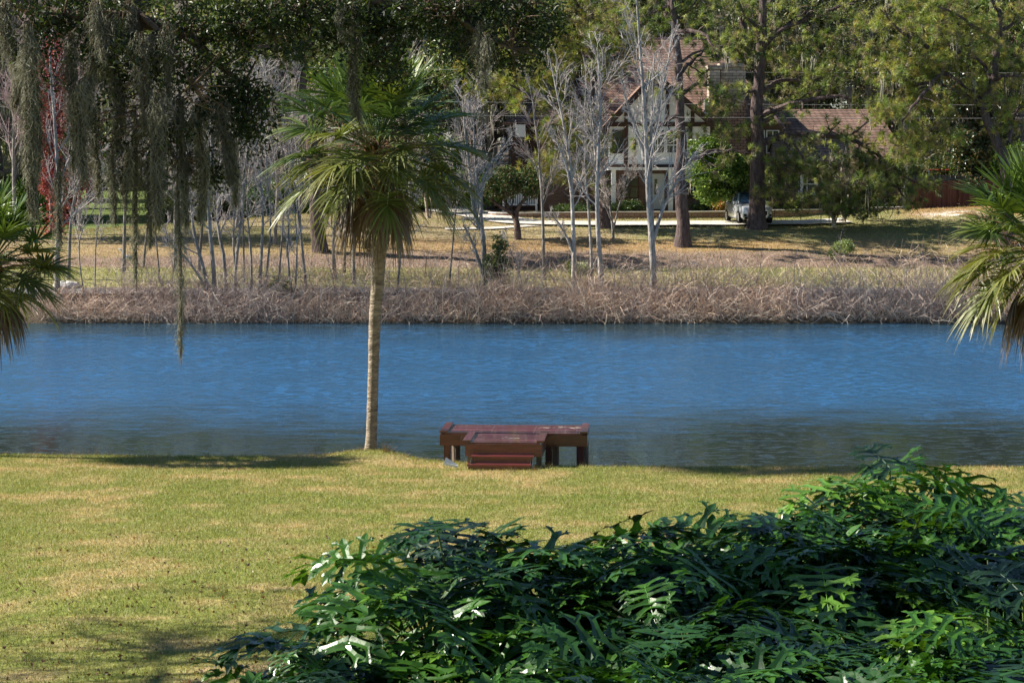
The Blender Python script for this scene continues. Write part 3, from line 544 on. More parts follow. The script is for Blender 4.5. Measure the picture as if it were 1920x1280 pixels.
# crape myrtle: clump of pale stems right of the car
rng = np.random.RandomState(77)
for cxp, lab in ((1564, 'left clump of pale smooth crape myrtle stems on the right lawn'), (1584, 'right clump of pale smooth crape myrtle stems on the right lawn')):
    d = 130.5 if cxp < 1570 else 131.8; pyb = 274 + (8 - G(W(cxp, d), d)) / d * F
    st_ = [[(cxp + rng.uniform(-4, 4), pyb), (cxp + o * .6, 390), (cxp + o * 1.1 + rng.uniform(-3, 3), 350), (cxp + o * 1.5, 300)] for o in np.linspace(-16, 16, 6)]
    T = bare_tree(lab, st_, d, .075, cxp, 6, 3, 2, np.array([.5, .43, .33]), 'crape_myrtle', 'tree', 'crape myrtle clumps on the right lawn', lo=.5)

# pines
PG = np.array([[.23, .29, .07], [.14, .20, .05], [.34, .37, .12], [.07, .11, .04], [.27, .23, .14]]); PY = np.array([[.34, .36, .09], [.24, .30, .07], [.17, .24, .06], [.38, .34, .10], [.25, .22, .13]]); PD = np.array([[.08, .13, .045], [.11, .16, .04], [.15, .2, .05], [.22, .25, .06]])
PB = np.array([.115, .085, .08])
def pine(label, trunk, limbs, y, r0, seed, pal=PG, n1=7, n2=5, auto=0, spread=3.0, cloud=(), group=None, moss=0):
    rng = np.random.RandomState(seed); T0 = np.array(P3(trunk, y)); org = np.array([T0[0][0], y, G(T0[0][0], y)]); T = thing('pine_tree', label, 'tree', org, 0, group)
    tr = MB(); br = MB(); nd = MB(); P = smooth_poly(T0 - org, 22); P[0, 2] = -.2; R = r0 * np.linspace(1, .35, 22); R[0] *= 1.45; R[1] *= 1.12; P[2:-1, :2] += rng.normal(0, .03, (19, 2))
    tubes(tr, P, R, 12, PB)
    L = []
    for l in limbs:
        dy = rng.uniform(-spread, spread); q = smooth_poly(np.array(P3(l, y, dy)) - org, 10); q[1:] += rng.normal(0, .05, (9, 3)); Ll = np.linalg.norm(q[-1] - q[0]); r = min(r0 * .42, .05 + Ll * .022)
        L.append((q, np.linspace(r, r * .3, 10)))
    if auto: L += children(rng, P, R, auto, .3, 1.2, .05, .35, 1, .14, .35, 10, Labs=spread * 1.1)
    l2 = [c for p, q in L for c in children(rng, p, q, n1, .32, .8, .03, .25, 1, .2, .5, 6)]
    l3 = [c for p, q in l2 for c in children(rng, p, q, n2, .5, .8, .04, .3, 1, .2, .6, 4)]
    tube_list(br, L, 7, PB * .95, rng); tube_list(br, l2, 5, PB * .9, rng); tube_list(br, l3, 3, PB * .8, rng)
    C = []; D = []
    for p, q in l3: C += [p[-1], p[-2]]; D += [unit(p[-1] - p[-2])] * 2
    for p, q in l2: C += [p[-1]]; D += [unit(p[-1] - p[-2])]
    for (a, b, rx, ry, cnt) in [(q[0], q[1], q[2], q[3], int(q[4] * 1.35)) for q in cloud]:                # extra sprays in the outer crown, each carried on its own twig
        nc = max(cnt // 9, 3); kk = rng.normal(size=(nc, 3)); kk = kk / np.maximum(1, np.linalg.norm(kk, axis=1, keepdims=True) / 1.5); kk = kk[rng.randint(nc, size=cnt)]
        c0 = at(a, b, y) - org; sx = rx * y / F; sz = ry * y / F
        kk = kk if cnt else kk
        pts = c0 + kk * np.array([sx, max(sx, sz) * .9, sz]) * .8 + rng.normal(size=(cnt, 3)) * (.34, .34, .2)
        tw = []
        for p in pts:
            d = unit(rng.normal(size=3) + (0, 0, .4)); C.append(p); D.append(d)
            if rng.rand() < .35: tw.append((np.array([p - d * .5 + rng.normal(size=3) * .15, p - d * .2, p]), np.array([.02, .012, .006])))
        if tw: tube_list(br, tw, 3, PB * .8, rng)
    C = np.array(C); D = np.array(D)
    tufts(nd, C, D, rng, .36, 30, .026, pal, .8)
    tr.build('trunk', M_bark, T, smooth=True); br.build('branches', M_bark, T); nd.build('needles', M_needle, T)
    if moss:
        ms = MB(); idx = rng.choice(len(C), moss, replace=False); moss_bits(ms, C[idx], rng, (.4, 1.6)); ms.build('moss_strands', M_moss, T)
    return T
def moss_bits(mb, C, rng, Lr, per=7, w_=.03, col=(.44, .42, .35)):
    C = np.repeat(C, per, 0); N = len(C); L = rng.uniform(Lr[0], Lr[1], N) * rng.uniform(.3, 1, N); n = 5
    P = np.repeat(C[:, None] + rng.normal(0, .08, (N, 1, 3)), n, 1); t = np.linspace(0, 1, n); P[:, :, 2] -= L[:, None] * t
    P[:, :, :2] += np.cumsum(rng.normal(0, .03, (N, n, 2)), 1); R = w_ * np.linspace(1, .15, n)[None] * rng.uniform(.5, 1.2, (N, 1))
    tubes(mb, P, R, 3, np.array(col) * rng.uniform(.7, 1.2, (N, 1)))
pine('tall pine with bare lower trunk before the white gable, right of the bushy tree', [(1281, 468), (1278, 400), (1275, 330), (1278, 260), (1272, 190), (1274, 130), (1266, 70), (1262, 0), (1258, -60)],
     [[(1280, 312), (1300, 296), (1330, 286), (1365, 283), (1398, 286)], [(1276, 215), (1250, 222), (1225, 245), (1200, 262)], [(1272, 140), (1300, 115), (1322, 92), (1330, 70)], [(1280, 175), (1305, 160), (1330, 160), (1350, 178)], [(1272, 128), (1296, 105), (1320, 98), (1342, 112)], [(1266, 62), (1300, 55), (1330, 78), (1352, 110)], [(1262, 40), (1290, 20), (1310, -5)], [(1262, 45), (1245, 20), (1238, -10)], [(1262, 10), (1225, 20), (1190, 60)], [(1275, 180), (1240, 165), (1225, 160)], [(1260, 0), (1300, -20), (1350, -20)], [(1262, 20), (1230, -10), (1180, -10)]],
     125.3, .36, 101, PG, 4, 4, cloud=[(1290, 20, 50, 35, 50), (1180, 40, 60, 50, 110), (1345, 200, 40, 40, 40), (1350, 20, 60, 30, 60)])
pine('biggest pine, thick trunk in front of the parked car with long crooked limbs', [(1420, 436), (1418, 380), (1421, 300), (1420, 230), (1421, 170), (1428, 100), (1430, 30), (1433, -50)],
     [[(1428, 172), (1460, 152), (1500, 152), (1550, 145)], [(1424, 218), (1460, 203), (1500, 192), (1560, 180), (1620, 190)], [(1428, 90), (1465, 55), (1530, 25), (1600, 8)], [(1425, 232), (1455, 222), (1478, 250), (1495, 280), (1510, 312)], [(1430, 268), (1480, 252), (1560, 258), (1605, 262), (1650, 298), (1700, 335), (1730, 350)], [(1600, 262), (1620, 290), (1622, 310)], [(1650, 298), (1662, 330), (1690, 360), (1700, 385)], [(1416, 212), (1395, 195), (1370, 186), (1345, 186)], [(1420, 130), (1390, 110), (1375, 80)], [(1430, 20), (1460, -10), (1500, -30)], [(1430, 60), (1400, 30), (1380, -10)], [(1424, 300), (1450, 310), (1490, 320)], [(1420, 170), (1390, 175), (1350, 200)]],
     130.4, .47, 102, PG, 5, 4, cloud=[(1560, 345, 110, 45, 380), (1655, 345, 75, 50, 270), (1590, 270, 70, 30, 70), (1480, 330, 70, 50, 170), (1620, 380, 40, 30, 60), (1420, 80, 50, 40, 90), (1540, 130, 80, 60, 150), (1470, 200, 40, 30, 40), (1500, 50, 70, 50, 120), (1360, 230, 50, 35, 70), (1600, 60, 50, 60, 90)], moss=30)
pine('broad yellow green pine with crooked forked trunk at the right edge', [(1890, 330), (1880, 290), (1862, 250), (1845, 210), (1850, 180), (1862, 150), (1868, 110), (1876, 70), (1872, 0)],
     [[(1846, 200), (1820, 170), (1790, 150), (1768, 132), (1740, 155)], [(1846, 205), (1800, 175), (1760, 160), (1715, 170)], [(1860, 150), (1830, 110), (1790, 100), (1740, 90)], [(1872, 80), (1840, 60), (1800, 30), (1760, 10)], [(1780, 140), (1740, 120), (1700, 60)], [(1768, 132), (1720, 190), (1690, 230)], [(1862, 150), (1900, 140), (1950, 150)], [(1872, 60), (1910, 40), (1950, 10)], [(1890, 270), (1900, 220), (1930, 190)], [(1800, 100), (1760, 60), (1740, 0)], [(1740, 90), (1690, 60), (1660, 20)], [(1760, 160), (1700, 150), (1660, 130)], [(1870, 20), (1840, -20), (1780, -30)]],
     126, .3, 103, PY, 7, 5, cloud=[(1720, 50, 90, 70, 300), (1830, 60, 110, 70, 280), (1690, 150, 60, 70, 180), (1690, 240, 50, 50, 110), (1740, 260, 45, 40, 110), (1900, 120, 60, 80, 200), (1900, 250, 40, 40, 60), (1800, 200, 60, 30, 50)], moss=22)
pine('thick flaky barked pine trunk rising behind the left fronds of the centre palm', [(604, 500), (598, 450), (592, 390), (590, 320), (580, 240), (568, 170), (566, 110), (572, 60), (570, -40)],
     [[(568, 165), (545, 110), (525, 70), (515, 0)], [(566, 120), (520, 92), (470, 88), (430, 100)], [(570, 70), (530, 40), (490, 30), (440, 40)], [(572, 100), (600, 70), (640, 60), (660, 50)], [(568, 40), (540, 10), (520, -20)], [(560, 150), (540, 140), (510, 150), (490, 165)], [(560, 130), (520, 60), (460, 60)]],
     124, .42, 104, PG, 7, 4, cloud=[(520, 60, 90, 60, 330), (600, 30, 70, 50, 170), (450, 30, 60, 50, 170), (440, 90, 40, 30, 70)])
pine('yellow green pine with red brown trunk foot, left of the white gable', [(1134, 428), (1131, 370), (1126, 300), (1118, 220), (1112, 140), (1108, 60), (1110, -40)],
     [[(1116, 200), (1080, 178), (1040, 182), (1000, 180), (960, 160)], [(1114, 180), (1070, 150), (1020, 140)], [(1110, 110), (1070, 90), (1030, 60)], [(1108, 60), (1090, 20), (1070, -10)], [(1112, 140), (1150, 110), (1180, 80)], [(1110, 80), (1150, 50), (1190, 40)], [(1118, 240), (1080, 230), (1040, 240)], [(1110, 30), (1060, 20), (1000, 50)]],
     130.8, .36, 105, PY, 6, 5, cloud=[(1080, 100, 90, 50, 320), (1000, 150, 60, 50, 200), (1120, 60, 80, 50, 240), (1010, 60, 60, 50, 130), (1080, 240, 60, 45, 170), (1040, 295, 42, 36, 120), (1110, 275, 40, 40, 90), (1090, 320, 50, 30, 80), (930, 130, 50, 50, 120)], moss=24)

# broadleaf trees and bushes with their own place
def leafy(label, name, cat, base, y, stems, cloud, size, per, pal, seed, r0=.15, asp=.55, mt=None, col=DARKB, group=None, moss=0, wts=None, rad=.35):
    rng = np.random.RandomState(seed); b = at(base[0], base[1], y); org = np.array([b[0], y, G(b[0], y)]); T = thing(name, label, cat, org, 0, group); tr = MB(); lf = MB(); allC = []
    for i, s in enumerate(stems):
        P = smooth_poly(np.array(P3(s, y, rng.uniform(-.5, .5))) - org, 10)
        if i == 0: P[0, 2] = -.1
        R = r0 * (1 if i == 0 else .6) * np.linspace(1, .3, 10); tubes(tr, P, R, 8, col); l1 = children(rng, P, R, 9, .3, .7, .02, .4, 1, .2, .5, 5); tube_list(tr, l1, 4, col * .9, rng)
        l2 = [c for p, q in l1 for c in children(rng, p, q, 3, .5, .7, .02, .3, 1, .2, .6, 4)]; tube_list(tr, l2, 3, col * .9, rng)
    for a, bb, rx, ry, n in cloud:
        c0 = at(a, bb, y) - org; s = y / F; k = rdir(rng, n) * (rng.rand(n, 1) ** .45); allC.append(c0 + k * np.array([rx * s, (rx + ry) * .5 * s, ry * s]))
    C = np.concatenate(allC); leaves(lf, clumps(rng, C, per, rad), size, rng, pal, asp, w=wts)
    if len(stems): tr.build('trunk', M_bark, T, smooth=True)
    lf.build('foliage', mt or M_leaf, T)
    if moss: ms = MB(); moss_bits(ms, C[rng.choice(len(C), moss)], rng, (.4, 1.4), w_=.025); ms.build('moss_strands', M_moss, T)
    return T
GR = [[.07, .14, .02], [.11, .19, .03], [.17, .24, .04]]; DK = [[.03, .065, .02], [.05, .10, .03], [.09, .13, .03]]
leafy('round bright green broadleaf tree left of the parked car', 'leafy_tree', 'tree', (1392, 432), 133.8, [[(1401, 430), (1392, 400), (1378, 375), (1365, 350), (1350, 320)], [(1398, 395), (1402, 370), (1405, 340)], [(1378, 375), (1350, 360), (1320, 345)]], [(1345, 325, 62, 50, 190), (1330, 285, 45, 30, 80), (1390, 330, 40, 40, 70), (1345, 365, 45, 15, 30), (1420, 350, 40, 30, 40)], .2, 34, GR, 201, .13, moss=20)
leafy('yellow and orange leaved shrub beside the parked car', 'shrub', 'shrub', (1352, 405), 137.8, [], [(1352, 386, 22, 13, 40)], .14, 26, [[.38, .26, .06], [.42, .17, .05], [.3, .3, .08]], 202, rad=.25)
leafy('small dark forked tree with dense little crown in front of the white bench', 'small_tree', 'tree', (970, 442), 127, [[(971, 440), (968, 415), (958, 395), (945, 375)], [(968, 412), (972, 390), (985, 370), (992, 350)], [(960, 400), (935, 385), (915, 370)]], [(960, 340, 55, 32, 90), (920, 350, 30, 25, 40), (1000, 345, 30, 30, 40)], .15, 30, DK + [[.16, .12, .06]], 203, .2)
leafy('bright green leafy tree right of the palm trunk, behind the driveway bend', 'leafy_tree', 'tree', (840, 420), 140, [[(838, 425), (838, 390), (842, 350), (850, 310)], [(836, 400), (828, 380), (822, 340)]], [(870, 335, 50, 35, 110), (850, 290, 40, 35, 60), (905, 370, 35, 18, 40), (810, 360, 40, 25, 50)], .22, 32, GR, 204, .12, col=np.array([.4, .33, .27]))
leafy('pale stemmed small tree just right of the palm trunk', 'leafy_tree', 'tree', (800, 415), 136, [[(803, 418), (800, 390), (795, 350), (798, 300)], [(806, 415), (808, 380), (806, 340)]], [(800, 320, 35, 40, 60), (780, 270, 50, 40, 60)], .2, 30, GR, 205, .09, col=np.array([.4, .33, .27]))
leafy('dark glossy magnolia behind the brown fence at right', 'magnolia_tree', 'tree', (1822, 340), 142.5, [[(1822, 340), (1822, 300), (1825, 250), (1828, 180)], [(1822, 300), (1850, 260), (1870, 230)]], [(1825, 275, 38, 45, 150), (1800, 180, 55, 45, 130), (1870, 230, 40, 60, 110), (1840, 330, 30, 18, 40)], .24, 30, [[.02, .05, .015], [.05, .08, .02], [.16, .12, .05]], 206, .16, mt=M_gloss, moss=14)
leafy('slender maple full of red leaves behind the left hanging moss', 'red_maple_tree', 'tree', (95, 440), 129, [[(95, 470), (96, 400), (92, 300), (100, 180), (102, 60)]], [(100, 110, 22, 55, 60), (95, 220, 30, 70, 90), (98, 330, 30, 60, 90), (92, 150, 34, 70, 150), (85, 260, 26, 60, 90), (125, 380, 35, 35, 35), (165, 350, 20, 25, 16), (105, 420, 30, 25, 25), (170, 260, 20, 60, 26), (140, 480, 8, 30, 10)], .2, 12, [[.30, .04, .05], [.20, .025, .04], [.40, .13, .09], [.34, .11, .14], [.16, .05, .05]], 207, .1, col=BARK * .8, rad=.5)
leafy('dark evergreen bush at the foot of the forked bare tree', 'shrub', 'shrub', (935, 540), 112.6, [[(935, 545), (935, 500), (938, 460)]], [(930, 500, 24, 32, 60), (940, 460, 14, 18, 14), (925, 535, 25, 14, 20)], .16, 24, [[.05, .08, .03], [.09, .12, .04], [.14, .16, .05]], 208, .04, rad=.25)
leafy('pale sage green bush on the slope right of the pines', 'shrub', 'shrub', (1582, 478), 122.5, [], [(1582, 463, 22, 13, 40), (1560, 475, 14, 8, 12)], .1, 40, [[.26, .32, .13], [.2, .27, .09]], 209, rad=.22)
leafy('small leafy bush on the slope just left of the palm trunk', 'shrub', 'shrub', (690, 470), 124, [], [(688, 458, 14, 12, 16)], .12, 26, [[.06, .09, .04], [.12, .14, .06]], 210, rad=.2)
for k, (px, d, w_, h, lab) in enumerate([(1150, 138.4, 26, 9, 'clipped dark shrub left of the porch'), (1185, 138.3, 22, 12, 'rounded dark shrub below the porch window'), (1320, 138.6, 30, 10, 'dark foundation shrub right of the porch'), (1500, 138.9, 35, 8, 'low dark hedge in front of the garage'), (1075, 138.2, 40, 10, 'low dark shrub in front of the left wing'), (1640, 139.3, 26, 9, 'dark shrub at the garage corner')]):
    zb = G(W(px, d), d); pyb = 274 + (8 - zb) / d * F
    leafy(lab, 'shrub', 'shrub', (px, pyb), d, [], [(px, pyb - h, w_, h, 40)], .12, 24, DK, 220 + k, rad=.22)
# ------------------------------------------------------------------ woods behind
def bg_variant(kind, seed):
    rng = np.random.RandomState(seed); tr = MB(); lf = MB(); ms = None
    T = thing({0: 'live_oak_tree', 1: 'pine_tree', 2: 'leafy_tree', 3: 'bare_tree', 4: 'pine_tree'}[kind], 'x', 'tree')
    Hh = {0: 15, 1: 20, 2: 16, 3: 15, 4: 19}[kind]; col = {0: np.array([.2, .17, .15]), 1: PB, 2: DARKB * 1.4, 3: BARK * .85, 4: PB}[kind]; n = 12
    P = np.array([[0, 0, -.3]] + [[rng.normal() * .25 * k / n * 3, rng.normal() * .25 * k / n * 3, Hh * .92 * k / n] for k in range(1, n)]); P = smooth_poly(P, 12); R = np.linspace({0: .5, 1: .32, 2: .35, 3: .22, 4: .3}[kind], .07, 12); tubes(tr, P, R, 8, col)
    if kind in (0, 2):
        l1 = children(rng, P, R, 13, .4, 1.0, .05, .15, 1, .2, .5, 8, Labs=6.5); l2 = [c for p, q in l1 for c in children(rng, p, q, 6, .5, .8, .03, .25, 1, .2, .6, 5)]
        tube_list(tr, l1, 5, col, rng); tube_list(tr, l2, 3, col, rng)
        C = np.array([p[k] for p, q in l2 for k in (2, 4)] + [p[k] for p, q in l1 for k in (4, 5, 7)])
        pal = [[.045, .065, .025], [.08, .10, .035], [.14, .15, .06], [.22, .2, .11]] if kind == 0 else [[.05, .09, .025], [.09, .14, .035], [.17, .20, .05], [.28, .28, .08]]
        leaves(lf, clumps(rng, C, 60, 1.15, .7), .26, rng, pal, .55, w=[.3, .35, .25, .1])
        ms = MB(); moss_bits(ms, C[rng.choice(len(C), 170 if kind == 0 else 50)], rng, (1.0, 3.4), 8, .05, (.46, .43, .37))
    elif kind in (1, 4):
        l1 = children(rng, P, R, 26, .3, 1.25, .06, .3, 1, .14, .35, 8, Labs=4.6); l2 = [c for p, q in l1 for c in children(rng, p, q, 6, .4, .8, .05, .25, 1, .2, .6, 5)]
        tube_list(tr, l1, 5, col, rng); tube_list(tr, l2, 3, col, rng)
        C = np.array([p[k] for p, q in l2 for k in (1, 2, 3, 4)]); C = np.concatenate([C, C + rng.normal(0, .35, C.shape)]); D = unit(rng.normal(size=C.shape) + (0, 0, .4))
        tufts(lf, C, D, rng, .32, 15, .04, PG if kind == 1 else PY * .85)
        ms = MB(); moss_bits(ms, C[rng.choice(len(C), 30)], rng, (.6, 2), 6, .04, (.46, .43, .37))
    else:
        l1 = children(rng, P, R, 22, .4, .7, .07, .15, 1, .12, .5, 8, Labs=5.5); l2 = [c for p, q in l1 for c in children(rng, p, q, 8, .5, .6, .05, .2, 1, .15, .6, 5)]; l3 = [c for p, q in l2 for c in children(rng, p, q, 4, .5, .6, .04, .2, 1, .15, .7, 4)]
        tube_list(tr, l1, 5, col, rng); tube_list(lf, l2, 3, (.25, .21, .19), rng); tube_list(lf, [(a, np.maximum(b, .012)) for a, b in l3], 3, (.28, .23, .215), rng)
        ms = MB(); C = np.array([p[-1] for p, q in l2]); moss_bits(ms, C[rng.choice(len(C), 40)], rng, (.6, 2), 6, .04, (.46, .43, .38))
    tr.build('trunk', M_bark, T, smooth=True); lf.build('twigs' if kind == 3 else 'crown', M_twig if kind == 3 else (M_needle if kind in (1, 4) else M_leaf), T)
    if ms: ms.build('moss_strands', M_moss, T)
    return T
KL = {0: 'moss hung dark live oak', 1: 'tall green pine', 2: 'dense leafy green tree', 3: 'grey leafless tree', 4: 'yellow green pine'}
GK = {0: 'live oaks in the wood behind', 1: 'tall pines in the wood behind', 2: 'leafy trees in the wood behind', 3: 'leafless trees in the wood behind', 4: 'yellow green pines in the wood behind'}
protos = {k: [bg_variant(k, 300 + k * 10 + j) for j in range(2)] for k in KL}; used = set()
def place(kind, j, px, y, sc, rz):
    x = W(px, y); z = G(x, y)
    where = ('at the back left edge of the wood' if px < 120 else 'beyond the shaded lawn at left' if px < 340 else 'on the crest left of the palm' if px < 640 else 'behind the palm crown' if px < 870 else 'left of the brown roof' if px < 1020 else 'behind the main roof of the house' if px < 1420 else 'behind the garage roof' if px < 1700 else 'behind the fence at right')
    dist = 'nearest row' if y < 156 else 'second row' if y < 180 else 'deeper row' if y < 215 else 'farthest row'
    lab = '%s %s, %s' % (KL[kind], where, dist); p = protos[kind][j]
    if (kind, j) in used: return dup(p, (x, y, z), rz, sc, lab)
    used.add((kind, j)); p.location = (x, y, z); p.rotation_euler = (0, 0, rz); p.scale = (sc,) * 3; p['label'] = lab; p['group'] = GK[kind]; return p
rng = np.random.RandomState(99)
def row(pxs, y0, y1, probs, sc0, sc1, step, x1):
    px = pxs
    while px < x1:
        y = rng.uniform(y0, y1); k = rng.choice(5, p=probs); place(k, rng.randint(2), px, y, rng.uniform(sc0, sc1), rng.uniform(0, 6.28)); px += step * rng.uniform(.75, 1.25)
row(350, 146, 152, [.42, .1, .35, .08, .05], .85, 1.1, 95, 930)
row(-80, 146, 156, [.2, .1, .2, .5, 0], .9, 1.1, 100, 80)
row(960, 158, 168, [.4, .2, .2, .1, .1], .95, 1.2, 105, 1720)
row(1700, 146, 158, [.5, .1, .3, .1, 0], .9, 1.2, 95, 1990)
row(330, 168, 180, [.3, .25, .25, .1, .1], 1.0, 1.25, 105, 2000)
row(-260, 150, 172, [.6, .1, .3, 0, 0], 1.1, 1.3, 90, 60)
row(-90, 178, 196, [.35, .2, .25, .15, .05], 1.1, 1.35, 120, 200)
row(330, 192, 210, [.5, .15, .25, .07, .03], 1.2, 1.45, 120, 2020)
row(90, 222, 236, [.5, .1, .35, .05, 0], 1.2, 1.4, 45, 350)
row(-100, 238, 255, [.35, .2, .3, .1, .05], 1.35, 1.7, 110, 2040)
for k in protos:
    for j in range(2):
        if (k, j) not in used: place(k, j, 700 + 100 * k, 216, 1.3, 0)
# underwood shrubs
shp = []
for j in range(3):
    r2 = np.random.RandomState(400 + j); T = thing('shrub', 'x', 'shrub'); lf = MB(); C = rdir(r2, 90) * (r2.rand(90, 1) ** .4) * np.array([1.7, 1.4, 1.2]) + (0, 0, 1.1); C[:, 2] = np.maximum(C[:, 2], .1)
    leaves(lf, clumps(r2, C, 40, .45), .2, r2, [DK, GR, [[.1, .09, .05], [.05, .08, .03], [.14, .14, .05]]][j], .5); lf.build('foliage', M_leaf, T)
    st = MB(); tube_list(st, [branch(r2, (0, 0, 0), (r2.normal() * .5, r2.normal() * .5, 1), 1.6, .04, 5) for _ in range(7)], 4, DARKB, r2); st.build('stems', M_twig, T); shp.append(T)
us = set()
def shrub(px, y, sc):
    j = rng.randint(3); x = W(px, y); kk = ('dark evergreen', 'bright green', 'brownish green')[j]
    where = 'at the left lawn edge' if px < 340 else 'under the trees on the crest left of the palm' if px < 870 else 'beside the house left wing' if px < 1020 else 'behind the house' if px < 1700 else 'behind the fence'
    lab = '%s underwood shrub %s' % (kk, where); loc = (x, y, G(x, y) - .1)
    if j in us: dup(shp[j], loc, rng.uniform(0, 6), sc, lab)
    else: us.add(j); shp[j].location = loc; shp[j].scale = (sc,) * 3; shp[j]['label'] = lab; shp[j]['group'] = 'underwood shrubs'
for px in np.arange(335, 960, 34): shrub(px + rng.uniform(-12, 12), rng.uniform(141.5 if px < 800 else 148, 152), rng.uniform(.8, 1.5))
for px in np.arange(-60, 130, 34): shrub(px, rng.uniform(148, 156), rng.uniform(1, 1.8))
for px in np.arange(1700, 2000, 34): shrub(px, rng.uniform(146, 152), rng.uniform(1, 1.8))
for px in np.arange(100, 380, 22): shrub(px, rng.uniform(218, 230), rng.uniform(1.6, 2.4))
# distant wood: one mass
m = MB(); r2 = np.random.RandomState(5); n = 2600; X = r2.uniform(-100, 100, n); Y = r2.uniform(278, 315, n); Z0 = gz(X, Y); top = 24 + 7 * fbm(X * .12, Y * .05, 40); C = np.stack([X, Y, Z0 + top * r2.rand(n) ** .8], -1)
leaves(m, clumps(r2, C, 34, 2.4), .75, r2, [[.05, .08, .025], [.08, .11, .03], [.12, .14, .05], [.17, .13, .1]], .6)
tw = [branch(r2, (a, b, gz(np.array([a]), np.array([b]))[0]), (0, 0, 1), r2.uniform(18, 26), .25, 6, .05) for a, b in zip(r2.uniform(-100, 100, 160), r2.uniform(276, 310, 160))]; tube_list(m, tw, 5, (.22, .19, .17), r2)
tag(m.build('distant_wood', M_leaf), 'dense distant wood closing off the view', 'wood', kind='stuff')

# ------------------------------------------------------------------ brush along the far shore (one tangled mass)
r2 = np.random.RandomState(11); m = MB(); L = []; cols = []
for i in range(11500):
    px = r2.uniform(70, 1960); y = 109.5 + (3.2 if px < 440 or r2.rand() < .7 else 7.5) * r2.rand() ** 1.3; x = W(px, y); cl = float(vnoise(x * .35, y * .2, 77)); hgt = (.7 + .6 * float(vnoise(x * .55, y * .3, 78))) * np.interp(px, [70, 300, 600, 800, 1000, 1300, 1600, 1800], [1.7, 2.5, 3.1, 3.2, 3.0, 3.3, 3.9, 3.7]) * (.3 + 1.3 * vnoise(x * .9, y * .5, 50) * fbm(x * .3, y * .3, 51) * 1.7) * r2.uniform(.35, 1.1)
    hgt = min(hgt, 2.5 if px > 600 else 2.4) * r2.uniform(.8, 1); 
    if px < 900 and r2.rand() < .22 and float(vnoise(x * .45, y * .4, 90)) > .42: y = 112 + 8 * r2.rand(); x = W(px, y); hgt *= .62
    p, q = branch(r2, (x, y, max(G(x, y), 0) - .05), (r2.normal() * .55, r2.normal() * .35 - .15, 1), hgt, r2.choice([.006, .009, .013, .02], p=[.4, .35, .18, .07]), 6, .3, -.02, .4); L.append((p, q))
    cols.append((np.array([1.0, .97, .90]) if cl > .5 else np.array([.84, .86, .90])) * np.array([[.60, .46, .36], [.45, .33, .27], [.86, .74, .60], [.30, .20, .17]][r2.choice(4, p=[.4, .3, .12, .18])]) * r2.uniform(.8, 1.2))
tubes(m, np.array([a for a, b in L]), np.array([b for a, b in L]), 3, np.array(cols))
L2 = []
for i in r2.choice(len(L), 8000):
    p, q = L[i]; k = r2.randint(2, 5); L2.append(branch(r2, p[k], rdir(r2, 1)[0] + (0, 0, .3), r2.uniform(.3, .8), r2.choice([.006, .009]), 4, .25, 0, .5))
tube_list(m, L2, 3, (.66, .52, .42), r2, .4)
for i in range(420):                                # low twigs trailing into the water
    px = r2.uniform(80, 1850); y = 109.3 + r2.uniform(0, .5); x = W(px, y); p, q = branch(r2, (x, y, .15 + r2.rand() * .3), (r2.normal(), -.4, .1), r2.uniform(.5, 1.3), .012, 6, .3, -.05); p[:, 2] = np.maximum(p[:, 2], .005); tubes(m, p, q, 3, (.42, .35, .3))
tag(m.build('shore_brush', M_twig), 'tangle of leafless grey brown brush along the far waterline', 'brush', kind='stuff')
r2 = np.random.RandomState(12)                     # saplings and dry seed stalks standing out of the brush
for k in range(26):
    px = 70 + k * 62 + r2.uniform(-25, 25) if k < 12 else 760 + (k - 12) * 75 + r2.uniform(-25, 25); y = r2.uniform(110.4, 113.5); x = W(px, y); hh = r2.uniform(1.6, 3.4); T = thing('sapling', 'thin leafless sapling sticking up from the far shore brush, %s' % ('left of the palm trunk' if px < 700 else 'between palm trunk and pines' if px < 1280 else 'right of the pines'), 'sapling', (x, y, G(x, y)), 0, 'leafless saplings in the shore brush')
    mb = MB(); p, q = branch(r2, (0, 0, 0), (r2.normal() * .15, 0, 1), hh, .022, 8, .1); tubes(mb, p, q, 5, (.24, .19, .18)); l1 = children(r2, p, q, 9, .25, .8, .05, .3, 1, .2, .6, 5); tube_list(mb, l1, 3, (.28, .22, .21), r2); l2 = [c for a, b in l1 for c in children(r2, a, b, 3, .5, .7, 0, .3, 1, .2, .7, 4)]; tube_list(mb, l2, 3, (.3, .25, .24), r2); mb.build('branches', M_twig, T)
# white and pale rock / stump at the left shore, log line
m = MB(); r2 = np.random.RandomState(4)
t = np.linspace(0, pi * 2, 17)[:-1]; rings = []
for k, (zc, rr) in enumerate(((-.1, .5), (.12, .55), (.25, .42), (.32, .12))): rings.append([(rr * cos(a) * (1.2 + .2 * sin(3 * a + k)), rr * sin(a) * .8, zc + .03 * sin(5 * a)) for a in t])
loft(m, rings, (.6, .58, .54), True); x = W(122, 114); o = m.build('rock', mat('pale_rock', (.62, .6, .56), .9, noise=(4, .7, 1.1), bump=(8, .6, .05))); o.location = (x, 114, G(x, 114)); tag(o, 'pale rock on the grass beside the dark trunk at far left shore', 'rock')

